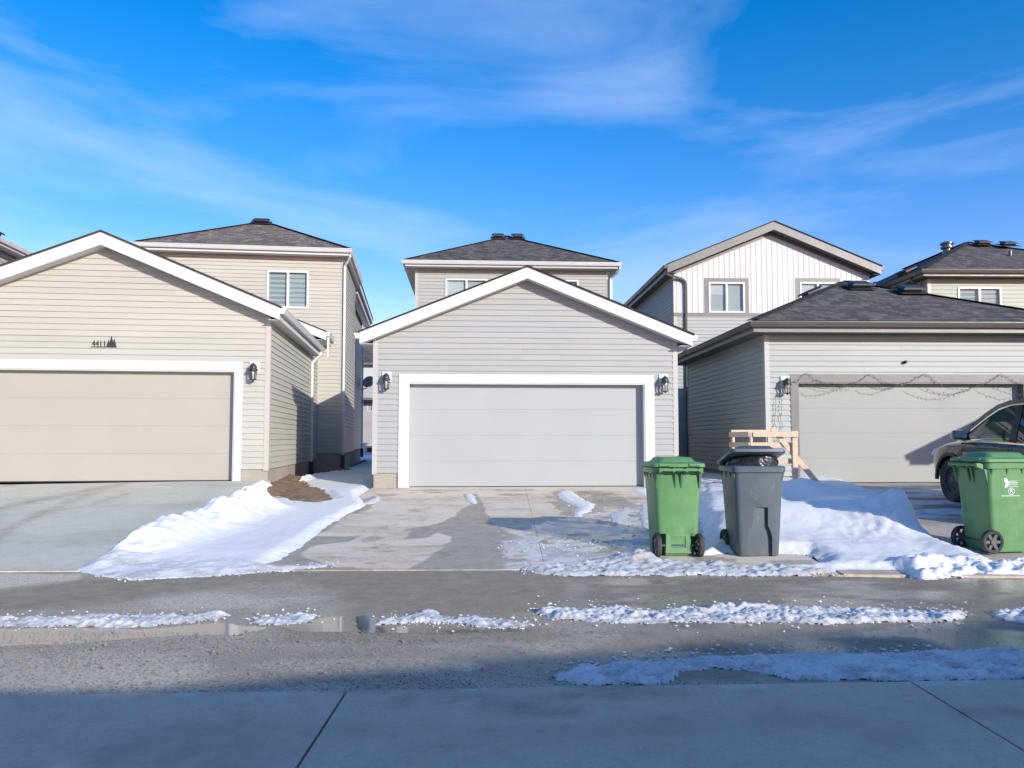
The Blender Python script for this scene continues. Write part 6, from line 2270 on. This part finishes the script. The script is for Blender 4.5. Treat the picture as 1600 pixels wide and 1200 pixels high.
        lo = [[(c0.x + a * 0.9, c0.y - 0.052 - e, c0.z + b_ * 0.9) for a, b_, _ in rrect(0.22, 0.15, 0.05, 0, 4)] for e in (0, 0.003)]
        MB().loops(lo).build('mirror_glass', 'mirror_glass', mir)
        MB().tube([(sd * 0.87, 1.01, 1.03), (sd * 0.95, 0.99, 1.04)], 0, w=0.05, h=0.045).build('mirror_stalk', 'car_black', mir)
        # wheels
        for y in (1.42, -1.25):
            r_ = 0.345
            m = MB().lathe([(0.215, -0.10), (0.30, -0.112), (0.335, -0.10), (r_, -0.07), (r_, 0.07), (0.335, 0.10), (0.30, 0.112), (0.215, 0.10)], (0, 0, 0), 'X', 40, False)
            wh = m.build('wheel', 'rubber', rt, True, (sd * 0.80, y, r_))
            m = MB()
            m.lathe([(0.225, 0.10 * sd), (0.205, 0.095 * sd), (0.195, 0.05 * sd), (0.155, 0.035 * sd), (0.13, 0.06 * sd), (0.07, 0.075 * sd), (0.055, 0.095 * sd), (0.004, 0.10 * sd)], (0, 0, 0), 'X', 36, False)
            m.build('rim', 'steel_wheel', wh, True)
            m = MB()
            for k in range(8):
                a = k * math.pi / 4
                m.lathe([(0.019, 0.052 * sd), (0.019, 0.056 * sd)], (0, 0.152 * math.cos(a), 0.152 * math.sin(a)), 'X', 10)
            for k in range(5):
                a = k * 2 * math.pi / 5
                m.lathe([(0.010, 0.07 * sd), (0.008, 0.095 * sd)], (0, 0.062 * math.cos(a), 0.062 * math.sin(a)), 'X', 6)
            m.build('wheel_slot', 'car_black', wh)
            arch = [(y + 0.40 * math.cos(a), 0.36 + 0.40 * math.sin(a)) for a in [R(-5 + 190 * k / 20) for k in range(21)]]
            MB().tube([(sd * 0.915, yy, zz) for yy, zz in arch], 0, w=0.05, h=0.045, up=(1, 0, 0)).build('wheel_arch', 'car_black', rt, True)
    # floor, seats, steering wheel, glass front and rear
    MB().box(-0.80, 0.80, -1.9, 1.15, 0.40, 0.95).build('cabin_floor', 'car_black', rt)
    for x in (-0.38, 0.38):
        for y in (0.02, -0.95):
            s_ = MB().loops([rrect(0.46, 0.16, 0.06, 0.9, 4, x, y), rrect(0.46, 0.16, 0.06, 1.22, 4, x, y - 0.10), rrect(0.26, 0.12, 0.05, 1.25, 4, x, y - 0.11), rrect(0.24, 0.10, 0.04, 1.42, 4, x, y - 0.13)])
            s_.build('seat', 'interior_dark', rt, True)
    pts = [(-0.38 + 0.17 * math.cos(a), 0.60 + 0.06 * math.sin(a), 1.06 + 0.16 * math.sin(a)) for a in [2 * math.pi * k / 20 for k in range(21)]]
    MB().tube(pts, 0.016, 6).build('steering_wheel', 'interior_dark', rt, True)
    MB().add and None
    m = MB(); m.prism([(-0.80, 1.28, 1.06), (0.80, 1.28, 1.06), (0.60, 0.40, 1.56), (-0.60, 0.40, 1.56)], [(-0.80, 1.27, 1.055), (0.80, 1.27, 1.055), (0.60, 0.39, 1.555), (-0.60, 0.39, 1.555)])
    m.build('windscreen', 'car_glass', rt)
    m = MB(); m.prism([(-0.76, -2.24, 1.02), (0.76, -2.24, 1.02), (0.60, -2.01, 1.55), (-0.60, -2.01, 1.55)], [(-0.76, -2.23, 1.02), (0.76, -2.23, 1.02), (0.60, -2.0, 1.55), (-0.60, -2.0, 1.55)])
    m.build('rear_window', 'car_glass', rt)
    for sd in (-1, 1):
        MB().loops([rrect(0.10, 0.10, 0.03, 0.95, 3, sd * 0.80, -2.22), rrect(0.10, 0.10, 0.03, 1.45, 3, sd * 0.70, -2.10)]).build('tail_light', 'red_plastic', rt, True)
        MB().loops([rrect(0.30, 0.12, 0.05, 0.70, 3, sd * 0.66, 2.17), rrect(0.28, 0.12, 0.05, 0.80, 3, sd * 0.66, 2.10)]).build('headlight', 'white_paint', rt, True)
    return rt


make_car()
print('objects', len(bpy.data.objects), 'polys', sum(len(m.polygons) for m in bpy.data.meshes))
